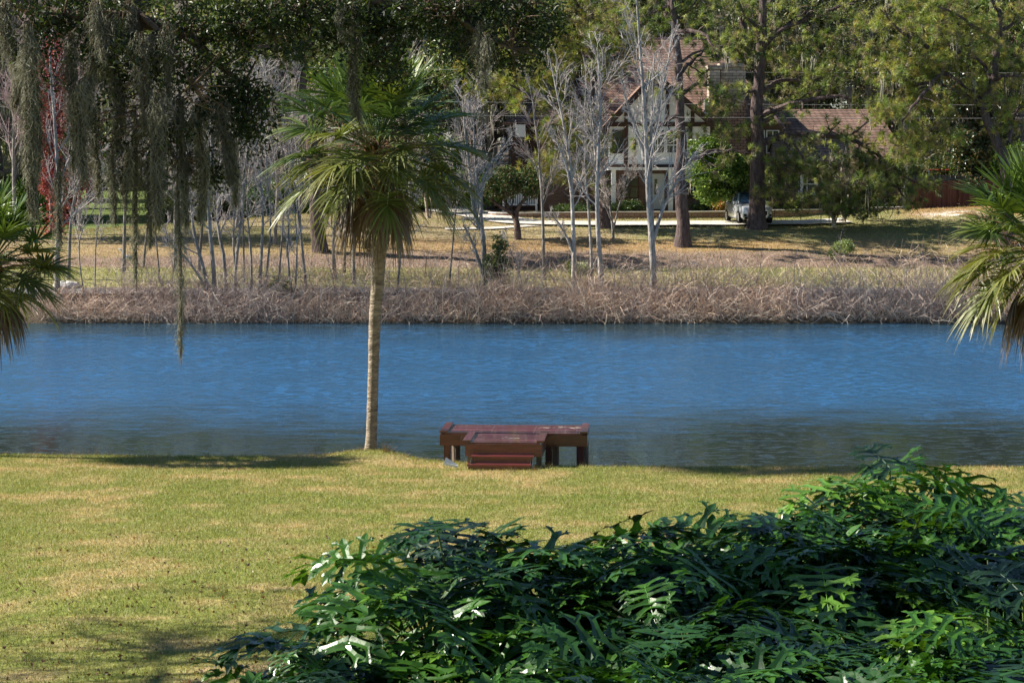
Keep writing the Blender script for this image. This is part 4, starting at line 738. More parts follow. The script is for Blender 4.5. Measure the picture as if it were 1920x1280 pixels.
# saw palmettos on the slope
def fan(mb, base, az, el, pet, R, rng, col, droop=.35, nseg=30, wd=.035, span=2.0, fold=.25, cdroop=.5, dcol=None):
    d = np.array([cos(el) * cos(az), cos(el) * sin(az), sin(el)]); n = 7; P = [np.array(base, float)]
    for i in range(n - 1): d = unit(d + np.array([0, 0, -droop / (n - 1)])); P.append(P[-1] + d * pet / (n - 1))
    P = np.array(P); tubes(mb, P, np.linspace(.022, .012, n) * (R + .3), 4, np.array(col) * 1.1)
    side = unit(np.cross(d, (0, 0, 1.))); up = np.cross(side, d); roll = rng.normal() * .3; side, up = side * cos(roll) + up * sin(roll), up * cos(roll) - side * sin(roll)
    s = np.linspace(-1, 1, nseg); cl = .35 * R * (1 - np.abs(s)); dc = unit(d + np.array([0, 0, -cdroop]) * .6)
    O = P[-1] + d * (cl[:, None] * .5) + dc * (cl[:, None] * .5); ph = s * span + rng.normal(0, .03, nseg); dd = unit(dc + d)
    D = unit(dd * np.cos(ph)[:, None] + side * np.sin(ph)[:, None] + up * (fold * np.abs(np.sin(ph)))[:, None] + rng.normal(0, .05, (nseg, 3)))
    Ln = R * (1 - .38 * s ** 2) * rng.uniform(.85, 1.08, nseg); T = np.linspace(0, 1, 6)
    dr = rng.uniform(.5, 1.3, nseg) * cdroop; Q = O[:, None] + D[:, None] * (Ln[:, None] * T)[..., None]; Q[:, :, 2] -= (dr * Ln)[:, None] * T ** 2.4 * .75
    tw = unit(np.cross(D, up + rng.normal(0, .35, (nseg, 3)))); wv = np.array([.55, 1, 1, .8, .5, .05]) * wd
    A = Q - tw[:, None] * wv[None, :, None] / 2; Bq = Q + tw[:, None] * wv[None, :, None] / 2
    V = np.stack([A, Bq], 2).reshape(-1, 3); i = (np.arange(nseg)[:, None] * 12 + np.arange(5) * 2).ravel()
    c = np.array(col) * rng.uniform(.75, 1.3, (nseg, 1)); c = np.repeat(c[:, None], 12, 1); tipc = np.array(dcol if dcol is not None else np.array(col) * 1.4)
    tt = np.repeat(T ** 3, 2)[None, :, None]; c = c * (1 - tt * .7) + tipc * tt * .7
    mb.add(V, np.stack([i, i + 1, i + 3, i + 2], -1), c.reshape(-1, 3))
for k, (px, py, d, sc, lab) in enumerate([(1080, 512, 115, 1.0, 'small spiky palmetto at the foot of the white barked bare tree'), (800 - 278, 560, 112.2, .9, 'dark narrow palmetto in the brush left of the palm')]):
    r2 = np.random.RandomState(20 + k); x = W(px, d); T = thing('palmetto', lab, 'palm', (x, d, G(x, d))); mb = MB()
    for i in range(22): fan(mb, (0, 0, .1), i * 2.4, r2.uniform(.5, 1.4), .6 * sc, .6 * sc, r2, (.12, .15, .04) if k == 0 else (.07, .09, .04), .2, 16, .04)
    mb.build('fronds', M_palm, T)

# heron on the far lawn
T = thing('heron', 'grey and white heron with outstretched neck walking left on the far lawn', 'bird', (W(236, 119.6), 119.6, G(W(236, 119.6), 119.6)), 0)
def skinny(mb, pts, rad, sides=10, col=(.6, .6, .62)): P = smooth_poly(np.array(pts, float), 24); R = np.interp(np.linspace(0, 1, 24), np.linspace(0, 1, len(rad)), rad); tubes(mb, P, R, sides, col, cap=True)
m = MB(); skinny(m, [(.36, 0, .50), (.24, 0, .55), (.05, 0, .64), (-.10, 0, .74), (-.17, 0, .84), (-.20, 0, .95), (-.27, 0, 1.02), (-.34, 0, 1.035), (-.38, 0, 1.03)], [.012, .075, .12, .10, .045, .032, .03, .04, .018], 12, (.62, .62, .64)); bd = m.build('body', mat('feathers', rough=.8, noise=(9, .8, 1.1)), T, smooth=True)
m = MB(); skinny(m, [(-.37, 0, 1.03), (-.45, 0, 1.025), (-.53, 0, 1.015)], [.016, .010, .002], 6, (.45, .35, .1)); m.build('bill', M_twig, T)
for s in (-1, 1):
    m = MB(); skinny(m, [(-.06, s * .075, .72), (.12, s * .115, .66), (.3, s * .06, .54), (.42, s * .02, .46)], [.02, .07, .05, .005], 8, (.25, .27, .32)); m.build('wing', M_twig, T, smooth=True)
    m = MB(); skinny(m, [(.06, s * .05, .56), (.08 + s * .05, s * .05, .3), (.02 + s * .08, s * .05, .02), (-.06 + s * .08, s * .05, .0)], [.014, .009, .008, .005], 6, (.2, .18, .12)); m.build('leg', M_twig, T)
# thin overhead wires
for k, (py, zoff) in enumerate(((137, 0), (197, 0), (222, 0))):
    m = MB(); y = 134 + k * .4; z = zz(py, y); P = np.array([(x, y, z + ((x - 25) / 60) ** 2 * .8 - .0) for x in np.linspace(-40, 70, 40)]); tubes(m, P, np.full(40, .006), 4, (.5, .5, .52)); o = m.build('overhead_wire', M_twig)
    tag(o, '%s thin pale overhead wire crossing in front of the house roofs' % ('highest', 'middle', 'lowest')[k], 'wire', 'overhead wires')
# ------------------------------------------------------------------ wooden platform at the near shore
M_deck = mat('stained_wood', rough=.3, spec=.6, noise=(2.5, .55, 1.4), bump=(6, .3, .006), stretch=(.5, 6, 6), coat=.6)
M_deckpost = mat('weathered_post', rough=.85, spec=.2, noise=(4, .6, 1.3), bump=(9, .6, .02), stretch=(3, 3, .5))
zd = 1.29; OX, OY = 0.0, 56.4; DK_ = thing('wooden_platform', 'T shaped red brown wooden platform with two steps at the near shore', 'deck', (OX, OY, zd), radians(-3.6))
RB = np.array([.115, .022, .021]); r2 = np.random.RandomState(8)
def board(mb, x0, x1, y0, y1, z0, z1, c): mb.box((x0, y0, z0), (x1, y1, z1), np.array(c) * r2.uniform(.6, 1.5) * np.array([1, 1 + .5 * r2.rand(), 1 + .7 * r2.rand()]))
m = MB(); y = .0
while y < 1.66: board(m, -1.58, 1.64, y, y + .130, -.035, r2.uniform(-.003, .003), RB); y += .142
m.build('main_decking', M_deck, DK_)
m = MB(); y = -1.78
while y < -.1: board(m, -.90, .74, y, y + .130, -.035, r2.uniform(-.003, .003), RB * (1.05 if y < -1 else 1)); y += .14
m.build('step_out_decking', M_deck, DK_)
for x0, x1, y0, y1 in ((-1.70, -1.53, -.06, 1.74), (1.60, 1.77, -.06, 1.74), (-1.01, -.84, -1.86, -.03), (.68, .85, -1.86, -.03)):
    m = MB(); m.box((x0, y0, .004), (x1, y1, .05), RB * 1.0); m.build('edge_board', M_deck, DK_)
def fascia(lo, hi): m = MB(); m.box(lo, hi, RB * 1.25); m.build('fascia', M_deck, DK_)
fascia((-1.66, -.045, -.30), (-.96, -.003, -.037)); fascia((.80, -.045, -.30), (1.73, -.003, -.037))
fascia((-1.66, 1.68, -.30), (1.73, 1.72, -.037)); fascia((-1.70, -.04, -.30), (-1.662, 1.72, -.037)); fascia((1.732, -.04, -.30), (1.77, 1.72, -.037))
fascia((-.93, -1.83, -.32), (.78, -1.788, -.037)); fascia((-.955, -1.82, -.32), (-.932, -.05, -.037)); fascia((.782, -1.82, -.32), (.805, -.05, -.037))
for k, (yy, zt_, x0, x1) in enumerate(((-2.14, -.275, -.80, .62), (-2.44, -.43, -.86, .58))):
    m = MB(); m.box((x0, yy, zt_ - .04), (x1, yy + .31, zt_), RB * 1.5); s = m.build('step', M_deck, DK_)
    m = MB(); m.box((x0 + .02, yy + .02, zt_ - (.155 if k == 0 else .2)), (x1 - .02, yy + .05, zt_ - .043), RB * .8); m.build('riser', M_deck, s)
for x in (-.78, .58): m = MB(); m.add([(x - .02, -2.40, -.75), (x - .02, -1.84, -.75), (x - .02, -1.84, -.325), (x - .02, -2.1, -.325), (x - .02, -2.40, -.475), (x + .02, -2.40, -.75), (x + .02, -1.84, -.75), (x + .02, -1.84, -.325), (x + .02, -2.1, -.325), (x + .02, -2.40, -.475)], [(4, 3, 2, 1, 0), (5, 6, 7, 8, 9)]); m.build('stringer', M_deckpost, DK_)
for x, yy, w_, c in ((-1.53, .06, .075, (.26, .12, .06)), (1.6, .08, .085, (.13, .05, .04)), (.86, .08, .075, (.10, .05, .035)), (.72, -1.6, .06, (.2, .15, .1)), (-.85, -1.6, .06, (.2, .15, .1)), (-.9, .1, .07, (.1, .05, .035))):
    m = MB(); m.box((x - w_, yy - w_, -2.4), (x + w_, yy + w_, -.305), c); m.build('post', M_deckpost, DK_)
for x, yy in ((-1.42, 1.2), (1.66, 1.35), (0, 1.45), (.95, 1.3)):
    m = MB(); tubes(m, [[(x, yy, -2.6), (x, yy, -1.3), (x, yy, -.305)]], [[.1, .1, .1]], 12, (.18, .13, .09), cap=True); m.build('post', M_deckpost, DK_)
m = MB()
for yy in np.arange(.065, 1.6, .142):
    for xx in (-1.45, -.5, .5, 1.5): tubes(m, [[(xx, yy, .0), (xx, yy, .0055)]], [[.008, .008]], 6, (.25, .24, .23), cap=True)
tag(m.build('nail_heads', M_metal, DK_), kind='stuff')
m = MB()
for k in range(26): a, b = r2.uniform(.55, 1.45) if k < 20 else r2.uniform(-.2, .1), (1.1 + r2.normal() * .1) if k < 20 else (-1.0 + r2.normal() * .08); s = r2.uniform(.02, .09); m.add([(a, b, .0065), (a + s * 2, b + .01, .0065), (a + s * 1.6, b + s * .5, .0065), (a + .02, b + s * .4, .0065)], [(0, 1, 2, 3)], (.6, .56, .48))
m.build('peeled_patch', mat('peeled_wood', rough=.8), DK_)
m = MB(); x, y = W(845, 54.2), 54.2; z = G(x, y); m.add([(-.16, 0, .04), (.14, 0, -.02), (.16, .07, -.02), (-.12, .07, .16), (-.16, 0, .10), (.14, 0, .03), (.16, .07, .03), (-.12, .07, .21)], [(0, 3, 2, 1), (4, 5, 6, 7), (0, 1, 5, 4), (1, 2, 6, 5), (2, 3, 7, 6), (3, 0, 4, 7)]); o = m.build('loose_plank', M_wpaint); o.location = (x, y, z + .06); tag(o, 'short white plank lying on the grass by the left platform post', 'plank')

# ------------------------------------------------------------------ cabbage palms
def palm(label, base, trunk_pts, y, crown_px, R, seed, r0=.2, dead=9, n=46, sc=1.0, lean_out=0.0):
    rng = np.random.RandomState(seed); b = at(base[0], base[1], y); org = np.array([b[0], y, G(b[0], y)]); T = thing('cabbage_palm', label, 'palm', org)
    P = smooth_poly(np.array(P3(trunk_pts, y)) - org, 60); P[0, 2] = -.2; hgt = np.linspace(0, 1, 60)
    Rr = r0 * np.interp(hgt, [0, .02, .06, .3, .5, .66, .75, 1], [1.25, 1.0, .82, .80, .92, 1.0, .95, .9]) * (1 + .03 * np.sin(np.arange(60) * 2.1) + rng.normal(0, .012, 60))
    m = MB(); tubes(m, P, Rr, 16, (.36, .29, .215)); tk = m.build('trunk', M_ptrunk, T, smooth=True)
    top = P[-1]; m = MB(); h1 = 2.0 * sc
    for i in range(90):                                # old leaf bases and fibre round the neck
        z = -h1 * (i / 90.) ** 1.2; az = i * 2.4; d = np.array([cos(az), sin(az), .8]); p0 = top + np.array([cos(az) * r0 * .8, sin(az) * r0 * .8, z]); L = rng.uniform(.15, .4)
        tubes(m, [[p0, p0 + unit(d) * L * .5, p0 + unit(d + (0, 0, .4)) * L]], [[.05, .035, .012]], 4, np.array([.20, .11, .055]) * rng.uniform(.6, 1.4))
    Pn = np.array([top + (0, 0, -h1), top + (0, 0, -h1 * .5), top + (0, 0, .15)]); tubes(m, Pn, [r0 * 1.0, r0 * 1.25, r0 * .5], 12, (.15, .085, .045)); m.build('leaf_bases', M_bark, T)
    m = MB(); pal = [(.06, .105, .022), (.085, .135, .025), (.05, .09, .028), (.12, .15, .03)]
    for i in range(n):
        f = i / n; el = 1.45 - 1.85 * f ** .95 + rng.normal() * .12; az = i * 2.39996 + rng.normal() * .15
        c = np.array(pal[rng.randint(4)]); c = c * 1.1 if f < .6 else c * .75 + np.array([.10, .09, .02]) * .6
        sf = 1 - .08 * max(0, f - .55) / .45
        fan(m, top + (0, 0, -.25 * f), az, el, sf * R * rng.uniform(.42, .62), sf * R * rng.uniform(.34, .42), rng, c, .35, 34, .05, 2.15, .3, .10 + .55 * f, dcol=(.24, .20, .09) if f > .5 else None)
    m.build('fronds', M_palm, T)
    m = MB()
    for i in range(dead): az = i * 2.4 + seed; fan(m, top + (0, 0, -.35), az, -.7 + rng.normal() * .2, R * .36, R * .26, rng, np.array([.15, .10, .07]) * rng.uniform(.5, 1.5), .7, 30, .05, 1.2, .2, 1.5, dcol=(.24, .17, .12))
    m.build('dead_fronds', M_palm, T)
    m = MB(); L = []
    for i in range(16):
        az = rng.rand() * 6.28; p, q = branch(rng, top + (0, 0, .0), (cos(az), sin(az), rng.uniform(.2, .9)), R * rng.uniform(.5, .8), .014, 8, .08, -.1); L.append((p, q)); l1 = children(rng, p, q, 12, .3, .9, -.1, .35, 1, .2, .6, 5); tube_list(m, l1, 3, (.26, .16, .11), rng)
        tube_list(m, [c for a, bb in l1 for c in children(rng, a, bb, 4, .4, .8, -.1, .2, 1, .2, .7, 4)], 3, (.3, .2, .15), rng)
    tube_list(m, L, 4, (.24, .16, .09), rng); m.build('fruit_stalks', M_twig, T); return T
palm('tall cabbage palm with slim pale curved trunk at the near shore, left of the platform', (694, 857), [(694, 857), (697, 800), (700, 700), (703, 600), (710, 500), (712, 420), (707, 350), (705, 278)], 57.0, None, 2.75, 31, .16, 13, 80)
palm('cabbage palm cut by the left edge of the view at the near shore', (-20, 858), [(-60, 858), (-55, 700), (-40, 580), (-22, 500)], 57.0, None, 2.15, 32, .2, 9, 60, .8)
palm('cabbage palm cut by the right edge of the view', (1985, 1000), [(1985, 960), (1980, 800), (1965, 600), (1952, 462)], 50.0, None, 2.3, 33, .21, 10, 70)

# ------------------------------------------------------------------ big split-leaf philodendrons in front
def philo_leaf(mb, base, d, up, L, rng, col, curl=.5):
    side = unit(np.cross(d, up)); up = np.cross(side, d); nl = 6; n = 12; t = np.linspace(0, 1, n)
    mid = base + d * (L * t)[:, None] - up * (curl * L * .55 * t ** 2)[:, None]
    tang = unit(np.gradient(mid, axis=0)); nrm = np.cross(side, tang)
    V = []; Fq = []; Cc = []; k0 = 0
    def strip(o, dv, nv, Ls, w0, dr, c):
        nonlocal k0
        tt = np.array([0, .22, .42, .62, .82, 1]); wv = w0 * np.array([1.4, .7, .75, 1.05, .75, .06]) * rng.uniform(.8, 1.2, 6)
        C = o + dv * (Ls * tt)[:, None] - nv * (dr * Ls * tt ** 2)[:, None]; sd = unit(np.cross(dv, nv)); up_ = nv * .12
        a = C - sd * wv[:, None] / 2 + up_ * wv[:, None]; b = C + sd * wv[:, None] / 2 + up_ * wv[:, None]; V.append(np.stack([a, C, b], 1).reshape(-1, 3))
        for r in range(5):
            for s_ in (0, 1): i = k0 + r * 3 + s_; Fq.append((i, i + 1, i + 4, i + 3))
        Cc.append(np.tile(c, (18, 1))); k0 += 18
        if Ls > L * .2:
            for q_, s2 in ((.5, 1), (.6, -1)): strip(o + dv * Ls * q_ - nv * dr * Ls * q_ ** 2, unit(dv * .75 + sd * s2 * .8 + nv * rng.normal() * .12), nv, Ls * .42 * rng.uniform(.7, 1.2), w0 * .5, .2, c)
    for i in range(nl):
        f = i / (nl - 1); kx = int(round((.04 + .80 * f) * (n - 1))); ang = 2.2 - 1.55 * f; Ls = L * (.34 + .26 * sin(pi * min(1, f * .8 + .2))) * rng.uniform(.85, 1.12)
        for s_ in (-1, 1):
            dv = unit(tang[kx] * cos(ang) + side * s_ * sin(ang) + nrm[kx] * (.22 + rng.normal() * .12)); strip(mid[kx], dv, nrm[kx], Ls, L * .125, rng.uniform(.12, .45), col * rng.uniform(.85, 1.2))
    strip(mid[-3], tang[-1], nrm[-1], L * .32, L * .14, .2, col)
    V = np.concatenate(V); mb.add(V, np.array(Fq), np.concatenate(Cc))
    rib = MB(); tubes(mb, mid + nrm * .004, np.linspace(.007, .002, n), 4, col * 2.2)
def philo_plant(seed, n=20, H=1.25):
    rng = np.random.RandomState(seed); T = thing('philodendron', 'x', 'plant'); lf = MB(); stx = MB(); pal = [np.array(c) for c in ((.018, .065, .010), (.04, .12, .012), (.09, .20, .018), (.014, .04, .016))]
    p, q = branch(rng, (0, 0, -1.2), (0, 0, 1), 1.5, .06, 6, .15); tubes(stx, p, q, 8, (.2, .17, .12)); top = p[-1]
    for i in range(n):
        az = i * 2.4 + rng.normal() * .2; f = i / n; el = 1.35 - 1.0 * f + rng.normal() * .12; d = np.array([cos(el) * cos(az), cos(el) * sin(az), sin(el)]); L = H * rng.uniform(.6, 1.0) * (.72 if f < .2 else 1)
        P = [top + (0, 0, -.2 * f)]
        for k in range(6): P.append(P[-1] + d * L / 6); d = unit(d + np.array([0, 0, -.07]))
        P = np.array(P); tubes(stx, P, np.linspace(.016, .01, 7), 6, (.12, .17, .05))
        dl = unit(np.array([cos(az), sin(az), rng.uniform(-.35, .6)])); philo_leaf(lf, P[-1], dl, unit(np.array([rng.normal() * .3, rng.normal() * .3, 1.])), rng.uniform(.58, .88), rng, pal[rng.choice(4, p=[.35, .35, .12, .18])], rng.uniform(.1, .7))
    lf.build('leaves', M_gloss, T); stx.build('stems', M_twig, T); return T
pp = [philo_plant(500 + k, 22) for k in range(5)]; upl = set(); r2 = np.random.RandomState(6)
# (px, py of the plant's top, depth)
PL = [(1700, 862, 26.5), (1600, 905, 26), (1760, 935, 26), (1500, 960, 25.5), (1400, 965, 25.5), (1310, 1010, 25), (1220, 1090, 25), (1660, 980, 25), (1840, 1010, 25.2), (1930, 1010, 25), (1545, 1010, 24.5), (1440, 1030, 24.3), (1130, 1110, 24.2), (1020, 1010, 24), (930, 915, 24.3), (810, 1050, 23.4), (1760, 1030, 24), (1320, 1060, 24), (1000, 1110, 23), (760, 1140, 22.6), (1880, 1080, 23.5), (1640, 1080, 23.2), (1210, 1100, 23.2), (1530, 1110, 22.8), (1400, 1120, 22.6), (890, 1130, 22.5), (1100, 1150, 22.2), (610, 1140, 22.2), (780, 1190, 21.8), (1750, 1130, 22.5), (1960, 1130, 22.5), (1290, 1170, 21.8), (1640, 1180, 21.6), (590, 1220, 21.5), (960, 1210, 21.2), (720, 1250, 21.2), (1490, 1200, 21.2), (1850, 1190, 21.5), (1160, 1230, 20.8), (820, 1280, 20.6), (1350, 1250, 20.6), (1720, 1250, 20.4), (1000, 1300, 20.2), (1560, 1280, 20.2), (1920, 1260, 20.6), (1220, 1310, 19.8), (1420, 1330, 19.4), (1820, 1310, 19.6), (740, 1360, 20.4), (860, 1360, 19.6), (1650, 1350, 19.2), (1050, 1380, 19.2), (570, 1290, 20.8)]
TALL = {0: 'tallest philodendron reaching up against the water at right', 14: 'arching dark philodendron crown rising highest in the middle of the front mass', 33: 'lowest left philodendron reaching over the shaded lawn', 27: 'philodendron at the left end of the mass with its crown against the lawn', 5: 'philodendron on the left shoulder of the tall right hand mound'}
for i, (px, py, d) in enumerate(PL):
    p = at(px, py, d); z = p[2] - 1.2; j = i % 5; lab = TALL.get(i, 'glossy deep lobed philodendron within the dense front mass'); rz = r2.uniform(0, 6.28); s = r2.uniform(.9, 1.1) * (.66 if px < 650 else .85 if px < 800 else 1)
    if j in upl: dup(pp[j], (p[0], d, z), rz, s, lab)
    else: upl.add(j); pp[j].location = (p[0], d, z); pp[j].rotation_euler = (0, 0, rz); pp[j].scale = (s, s, s); pp[j]['label'] = lab; pp[j]['group'] = 'philodendrons massed in the foreground'

# ------------------------------------------------------------------ live oak overhead with hanging moss
r2 = np.random.RandomState(70); OB = np.array([-13.5, 27.0]); oz = G(*OB); T = thing('live_oak_tree', 'huge live oak whose dark leafy boughs hang into the top left of the view', 'tree', (OB[0], OB[1], oz)); org = np.array([OB[0], OB[1], oz])
tr = MB(); lf = MB(); OC = np.array([.13, .095, .07])
P = smooth_poly(np.array([(0, 0, -.3), (.2, .1, 2), (.6, 0, 4), (1.4, .2, 6.4)]), 12); tubes(tr, P, np.linspace(.75, .5, 12), 14, OC)
def OP(px, py, d): return at(px, py, d) - org
limbs = [[(1.4, .2, 6.4), (5, -1, 8.6), (9.5, -1.2, 9.2), (13, -1.5, 9.6), (15.5, -2, 9.8)], [(1.4, .2, 6.4), (4.5, 3, 9.5), (8, 8, 11), (11, 12, 12)], [(1, 0, 5.4), (-3, 3, 9), (-6, 8, 11)], [(1.4, .2, 6.4), (3, -4, 9), (5, -8, 11)], [(1.4, .2, 6.4), (2, 2, 10), (2, 4, 13)], [(4, -.8, 8.2), (7, -.4, 8.2), OP(120, 30, 25), OP(250, 20, 25), OP(330, 90, 24.6), OP(360, 160, 24.5)],
         [OP(120, 30, 25), OP(60, 60, 25), OP(30, 150, 25)], [OP(250, 20, 25), OP(262, 120, 24.8), OP(275, 200, 24.7), OP(330, 300, 24.6)], [OP(250, 40, 25), OP(340, 60, 25), OP(420, 130, 25), OP(490, 180, 25.2)], [(9.5, -1.2, 9.2), OP(600, -60, 25), OP(720, 10, 25), OP(830, 20, 24.8), OP(910, 70, 24.6), OP(960, 90, 24.6)], [OP(830, 20, 24.8), OP(950, -10, 24.8), OP(1020, 40, 25)], [OP(600, -60, 25), OP(560, 20, 25), OP(500, 50, 25), OP(450, 70, 25)], [OP(720, 10, 25), OP(700, 70, 25), OP(730, 120, 25)]]
LL = []
for l in limbs:
    q = smooth_poly(np.array(l, float), 14); Ln = np.linalg.norm(q[-1] - q[0]); r = .05 + .018 * Ln ** 1.05; LL.append((q, np.linspace(r, .012, 14)))
tube_list(tr, LL, 9, OC, r2)
vis = [(120, 50, 130, 60, 40), (230, 110, 110, 80, 36), (370, 110, 110, 100, 85), (440, 200, 75, 60, 60), (330, 260, 70, 70, 34), (400, 330, 60, 35, 16), (470, 250, 40, 50, 16), (190, 240, 70, 90, 14), (70, 130, 70, 70, 12), (450, 40, 110, 60, 55), (590, 30, 90, 60, 50), (690, 60, 90, 60, 60), (730, 120, 50, 40, 30), (800, 30, 100, 50, 45), (930, 20, 120, 45, 55), (975, 80, 70, 70, 50), (1020, 40, 50, 60, 22), (560, 90, 50, 40, 14), (240, 330, 40, 40, 8), (880, 90, 50, 50, 12), (150, 0, 260, 40, 40), (700, 0, 300, 30, 50)]
cen = []
for a, b, rx, ry, n in vis:
    d = 24.9; s = d / F; k = rdir(r2, n) * (r2.rand(n, 1) ** .5); cen.append(OP(a, b, d) + k * np.array([rx * s, .55, ry * s]))
cen = np.concatenate(cen)
OL = [[.022, .04, .010], [.035, .06, .014], [.07, .10, .02], [.015, .028, .010]]
leaves(lf, clumps(r2, cen, 26, .17, .8), .062, r2, OL, .42, w=[.4, .3, .08, .22])
nodes = np.concatenate([q for q, r in LL]); tw = []
for c in cen[r2.choice(len(cen), 520)]:
    j = np.argmin(((nodes - c) ** 2).sum(1)); a = nodes[j]; mid = (a + c) / 2 + r2.normal(size=3) * .12
    if np.linalg.norm(a - c) < 1.6: tw.append((smooth_poly(np.array([a, mid, c]), 6), np.linspace(.012, .003, 6)))
tube_list(tr, tw, 4, OC * 1.2, r2)
# the rest of the crown above the frame
up = []
for i in range(1500):
    a = np.array([r2.uniform(-24, 5), r2.uniform(14, 43)]); lo = 8.0 + .0665 * a[1] + .7; z = lo + r2.rand() ** 1.2 * 4.6
    if (a[0] + 10) ** 2 / 15 ** 2 + (a[1] - 28) ** 2 / 15 ** 2 > 1 or fbm(a[0] * .32, a[1] * .32, 61) < (.53 if a[1] < 31 else .47): continue
    up.append([a[0] - org[0], a[1] - org[1], z - org[2]])
up += [[r2.uniform(-21, -13) - org[0], r2.uniform(31, 37) - org[1], r2.uniform(11.4, 12.6) - org[2]] for _ in range(60)]  # extra unseen crown clumps, added to shade the lower-left lawn
up = np.array(up); leaves(lf, clumps(r2, up, 42, .75, .6), .15, r2, OL, .5, w=[.4, .3, .1, .2])
tw = []
for c in up[::3]:
    j = np.argmin(((nodes - c) ** 2).sum(1)); a = nodes[j]; tw.append((smooth_poly(np.array([a, (a + c) / 2 + r2.normal(size=3) * .4, c]), 6), np.linspace(.04, .01, 6)))
tube_list(tr, tw, 4, OC, r2)
tr.build('limbs', M_bark, T, smooth=True); lf.build('foliage', M_leaf, T)
# moss clumps hanging from the boughs
def moss_clump(label, px, py0, py1, wpx, seed, d=24.6, dens=1.0, group='clumps of moss hanging from the oak'):
    rng = np.random.RandomState(seed); top = at(px, py0, d); L = (py1 - py0) * d / F; w_ = wpx * d / F; n = int((120 + 520 * L * w_ / .25) * dens); m = MB(); w_ *= .68
    f = rng.rand(n) ** .9; amp = w_ * .42 * (1 - f) ** .7 * (.15 + 1.5 * vnoise(f * (3 + 5 * L), f * 0 + seed, 3)); sway = (vnoise(f * 2.2, 0 * f + seed * 1.7, 5) - .5) * w_ * .9
    ang = rng.rand(n) * 6.28; rr = rng.rand(n) ** .5; n_ = 7; t = np.linspace(0, 1, n_)
    P0 = np.stack([sway + amp * rr * np.cos(ang), amp * rr * np.sin(ang), -f * L * .92], -1); ln = rng.uniform(.06, .30, n) * (.5 + .5 * (1 - f)) * min(1.4, L + .4)
    P = P0[:, None] + np.zeros((n, n_, 3)); P[:, :, 2] -= ln[:, None] * t * rng.uniform(.5, 1, (n, 1)); P += np.cumsum(rng.normal(0, 1, (n, n_, 3)) * (ln[:, None, None] * .085), 1) * np.array([1, 1, .6])
    tubes(m, P, np.linspace(.0038, .001, n_)[None] * rng.uniform(.6, 1.3, (n, 1)), 3, np.array([.33, .325, .27]) * rng.uniform(.55, 1.15) * rng.uniform(.5, 1.3, (n, 1)))
    k = 9; core = np.zeros((k, 12, 3)); tt = np.linspace(0, 1, 12); core[:, :, 2] = -L * tt * rng.uniform(.7, 1, (k, 1)); core[:, :, 0] = (vnoise(tt * 2.2, 0 * tt + seed * 1.7, 5) - .5) * w_ * .9 + rng.normal(0, w_ * .12, (k, 1)); core[:, :, 1] = rng.normal(0, w_ * .12, (k, 1)); tubes(m, core, np.full((k, 12), .006), 3, (.14, .11, .08))
    o = m.build('moss_clump', M_moss); o.location = [float(a) for a in top]; tag(o, label, 'moss', group)
ML = [(58, 40, 425, 62, 'thick moss column nearest the left edge of the view'), (22, 0, 210, 60, 'short broad moss curtain in the top left corner'), (134, 60, 330, 34, 'moss clump over the red maple, second from left'), (150, 150, 345, 56, 'wide moss clump right of the red maple leaves'), (205, 20, 300, 60, 'long moss fall above the heron, left of the big leafy bough'), (208, 280, 425, 26, 'slim moss tail ending above the far lawn'), (110, 300, 470, 14, 'thin dark moss tail left of the lawn stripes'), (252, 200, 545, 17, 'long dark moss string ending at the far shore path'), (238, 270, 400, 22, 'pale short moss tail beside the long dark string'), (270, 60, 250, 48, 'moss clump on the upper left bough before dark leaves'), (300, 170, 440, 66, 'heaviest moss column with a bend, centre of the left group'), (290, 60, 140, 34, 'small rounded moss tuft high in the oak leaves'), (345, 180, 330, 44, 'feathery moss under the leafy bough, right of the heaviest column'), (333, 300, 690, 14, 'longest moss string, dangling low across the water'), (352, 290, 430, 40, 'moss clump hanging beside the longest string'), (385, 190, 425, 50, 'greyish moss veil in front of the bare trees'), (425, 190, 350, 46, 'loose moss veil right of the greyish one'), (440, 250, 390, 26, 'small moss tail at the right end of the left group'), (668, 0, 235, 36, 'isolated long grey moss clump above the palm crown'), (634, 0, 70, 20, 'little moss tuft left of the isolated long clump'), (912, 60, 172, 34, 'moss clump hanging right of the palm crown'), (872, 0, 85, 40, 'short dark moss clump above the palm right side'), (895, 40, 140, 30, 'moss wisp between the two right hand clumps'), (190, 0, 120, 56, 'pale moss bundle at the top edge, left of centre bough'), (240, 0, 110, 40, 'moss bundle at the top edge above the heavy column'), (168, 70, 240, 26, 'moss strand between the maple and the long fall'), (66, 150, 330, 24, 'dark moss strand just right of the thick left column'), (180, 200, 380, 24, 'moss strand filling the gap below the long fall'), (282, 300, 470, 18, 'narrow moss tail hugging the heaviest column'), (320, 40, 190, 30, 'short moss strand on the bough fork')]
for k, (px, a, b, wd, lab) in enumerate(ML): moss_clump(lab, px, a, b, wd, 700 + k, 24.4 + .5 * ((k * 37) % 10) / 10)

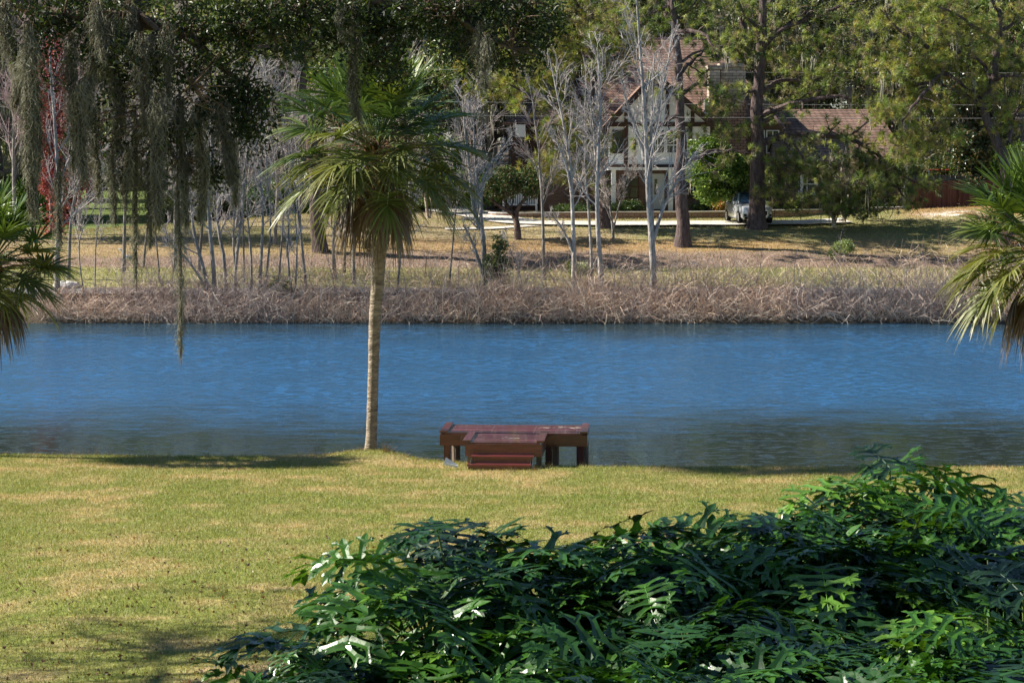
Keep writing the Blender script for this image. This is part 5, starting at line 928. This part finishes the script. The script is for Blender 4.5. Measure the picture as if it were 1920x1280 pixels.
# ------------------------------------------------------------------ grass, leaves, weeds
def blades(n, xr, yfun, seed, L, wd, name, label, tall=None):
    r = np.random.RandomState(seed); y = yfun(r, n); x = r.uniform(-1, 1, n) * xr(y); ok = (y < edge(x) - .12) if tall is None else np.ones(n, bool); x = x[ok]; y = y[ok]; n = len(x); z = gz(x, y)
    c = ground_col(x, y) * r.uniform(.8, 1.4, (n, 1)); pale = r.rand(n) < .15; c[pale] = np.array([.46, .38, .2]) * r.uniform(.7, 1.2, (pale.sum(), 1)); gr_ = r.rand(n) < .12; c[gr_] = np.array([.12, .2, .03]) * r.uniform(.8, 1.3, (gr_.sum(), 1))
    l = L * r.uniform(.5, 1.4, n); a = r.rand(n) * 6.28; s = np.stack([np.cos(a), np.sin(a), 0 * a], -1) * wd / 2; b = np.stack([x, y, z - .005], -1); tip = b + np.stack([r.normal(0, .5, n), r.normal(0, .5, n), np.ones(n)], -1) * l[:, None]
    V = np.stack([b - s, b + s, tip], 1).reshape(-1, 3); m = MB(); m.add(V, np.arange(3 * n).reshape(-1, 3), np.repeat(c, 3, 0)); tag(m.build(name, M_grass), label, 'grass', kind='stuff')
blades(560000, lambda y: y * .225 + 4, lambda r, n: 29 + (57.5 - 29) * r.rand(n) ** .75, 1, .055, .011, 'lawn_grass', 'short mown half dry grass of the near lawn')
def _far(r, n): return 112 + 26 * r.rand(n) ** 1.1
blades(120000, lambda y: y * .225, _far, 2, .09, .03, 'slope_grass', 'rough dry grass on the far slope', tall=1)
r2 = np.random.RandomState(3); n = 1100; y = 29 + 15 * r2.rand(n) ** 1.8; x = r2.uniform(-.225, .08, n) * y; z = gz(x, y) + .045; m = MB()
leaves(m, np.stack([x, y, z], -1), .06, r2, [[.13, .055, .035], [.2, .09, .05], [.28, .16, .09], [.07, .035, .03]], .7, fold=.25); tag(m.build('fallen_leaves', M_leaf), 'scattered brown fallen oak leaves on the near lawn', 'leaves', kind='stuff')
n = 900; x = r2.uniform(-13.5, 13.5, n); y = edge(x) - .05 - r2.rand(n) ** 2 * .5; z = gz(x, y); L = []
for a, b, c in zip(x, y, z): L.append(branch(r2, (a, b, c - .01), (r2.normal() * .4, r2.normal() * .3 + .2, 1), r2.uniform(.05, .16), .005, 5, .15, -.04))
m = MB(); tube_list(m, L, 3, (.34, .27, .13), r2, .4); tag(m.build('bank_grass', M_grass), 'ragged uncut grass along the near water edge', 'grass', kind='stuff')
def tuft_plant(px, y, h, n, seed, label, col, name='weed_tuft', spread=.35):
    r = np.random.RandomState(seed); x = W(px, y); m = MB(); L = [branch(r, (r.normal() * .06, r.normal() * .06, -.02), (r.normal() * spread, r.normal() * spread, 1), h * r.uniform(.5, 1.1), .004, 6, .1, -.03) for _ in range(n)]; tube_list(m, L, 3, col, r, .3); o = m.build(name, M_twig); o.location = (x, y, G(x, y)); tag(o, label, 'weed', 'dry weeds on the near bank')
for k, (px, y, h, n, lab) in enumerate([(75, 57.5, .25, 8, 'single dry weed stalk at the far left of the near bank'), (112, 57.4, .26, 26, 'broad dry weed tuft left of the others on the near bank'), (130, 57.4, .28, 26, 'dense dry weed tuft by the water at left'), (150, 57.4, .27, 18, 'thin dry weed tuft right of the dense one at left'), (172, 57.3, .33, 14, 'arching pale weed at the left bank'), (205, 57.3, .36, 16, 'tallest curling dry weed at the left bank'), (400, 57.2, .14, 10, 'tiny weed tuft on the bank midway to the palm'), (722, 56.6, .28, 46, 'brown dry tuft at the right foot of the palm trunk'), (670, 56.7, .2, 22, 'brown dry tuft at the left foot of the palm trunk'), (880, 54.2, .26, 14, 'dry weed tuft left of the platform steps'), (960, 53.7, .16, 30, 'dry grass clump before the platform steps'), (1000, 53.8, .18, 30, 'straggling dry weeds at the right end of the steps'), (1022, 54.3, .22, 24, 'dry weed tuft beside the right step post'), (1101, 54.6, .3, 6, 'thin stalk at the right platform post')]): tuft_plant(px, y, h, n, 900 + k, lab, (.34, .24, .12))

# ------------------------------------------------------------------ tell look-alikes apart by their order
ORD = ['first', 'second', 'third', 'fourth', 'fifth', 'sixth', 'seventh', 'eighth', 'ninth', 'tenth', 'eleventh', 'twelfth', 'thirteenth', 'fourteenth', 'fifteenth', 'sixteenth', 'seventeenth', 'eighteenth', 'nineteenth', 'twentieth']
for o in SC.objects:
    if o.parent is None and o.name.startswith('philodendron') and 'within the dense' in o.get('label', ''):
        yy = o.location.y; o['label'] = 'glossy lobed philodendron in the %s row of the mass' % ('back' if yy >= 24 else 'second' if yy >= 22.6 else 'third' if yy >= 21.4 else 'fourth' if yy >= 20.5 else 'front')
by = {}
for o in SC.objects:
    if o.parent is None and 'label' in o: by.setdefault(o['label'], []).append(o)
for lab, os_ in by.items():
    if len(os_) > 1:
        os_.sort(key=lambda o: PX(o.location.x, o.location.y))
        for k, o in enumerate(os_): o['label'] = '%s, %s from left' % (lab, ORD[k]) if len(lab.split()) <= 13 else '%s, %s' % (lab, ORD[k])
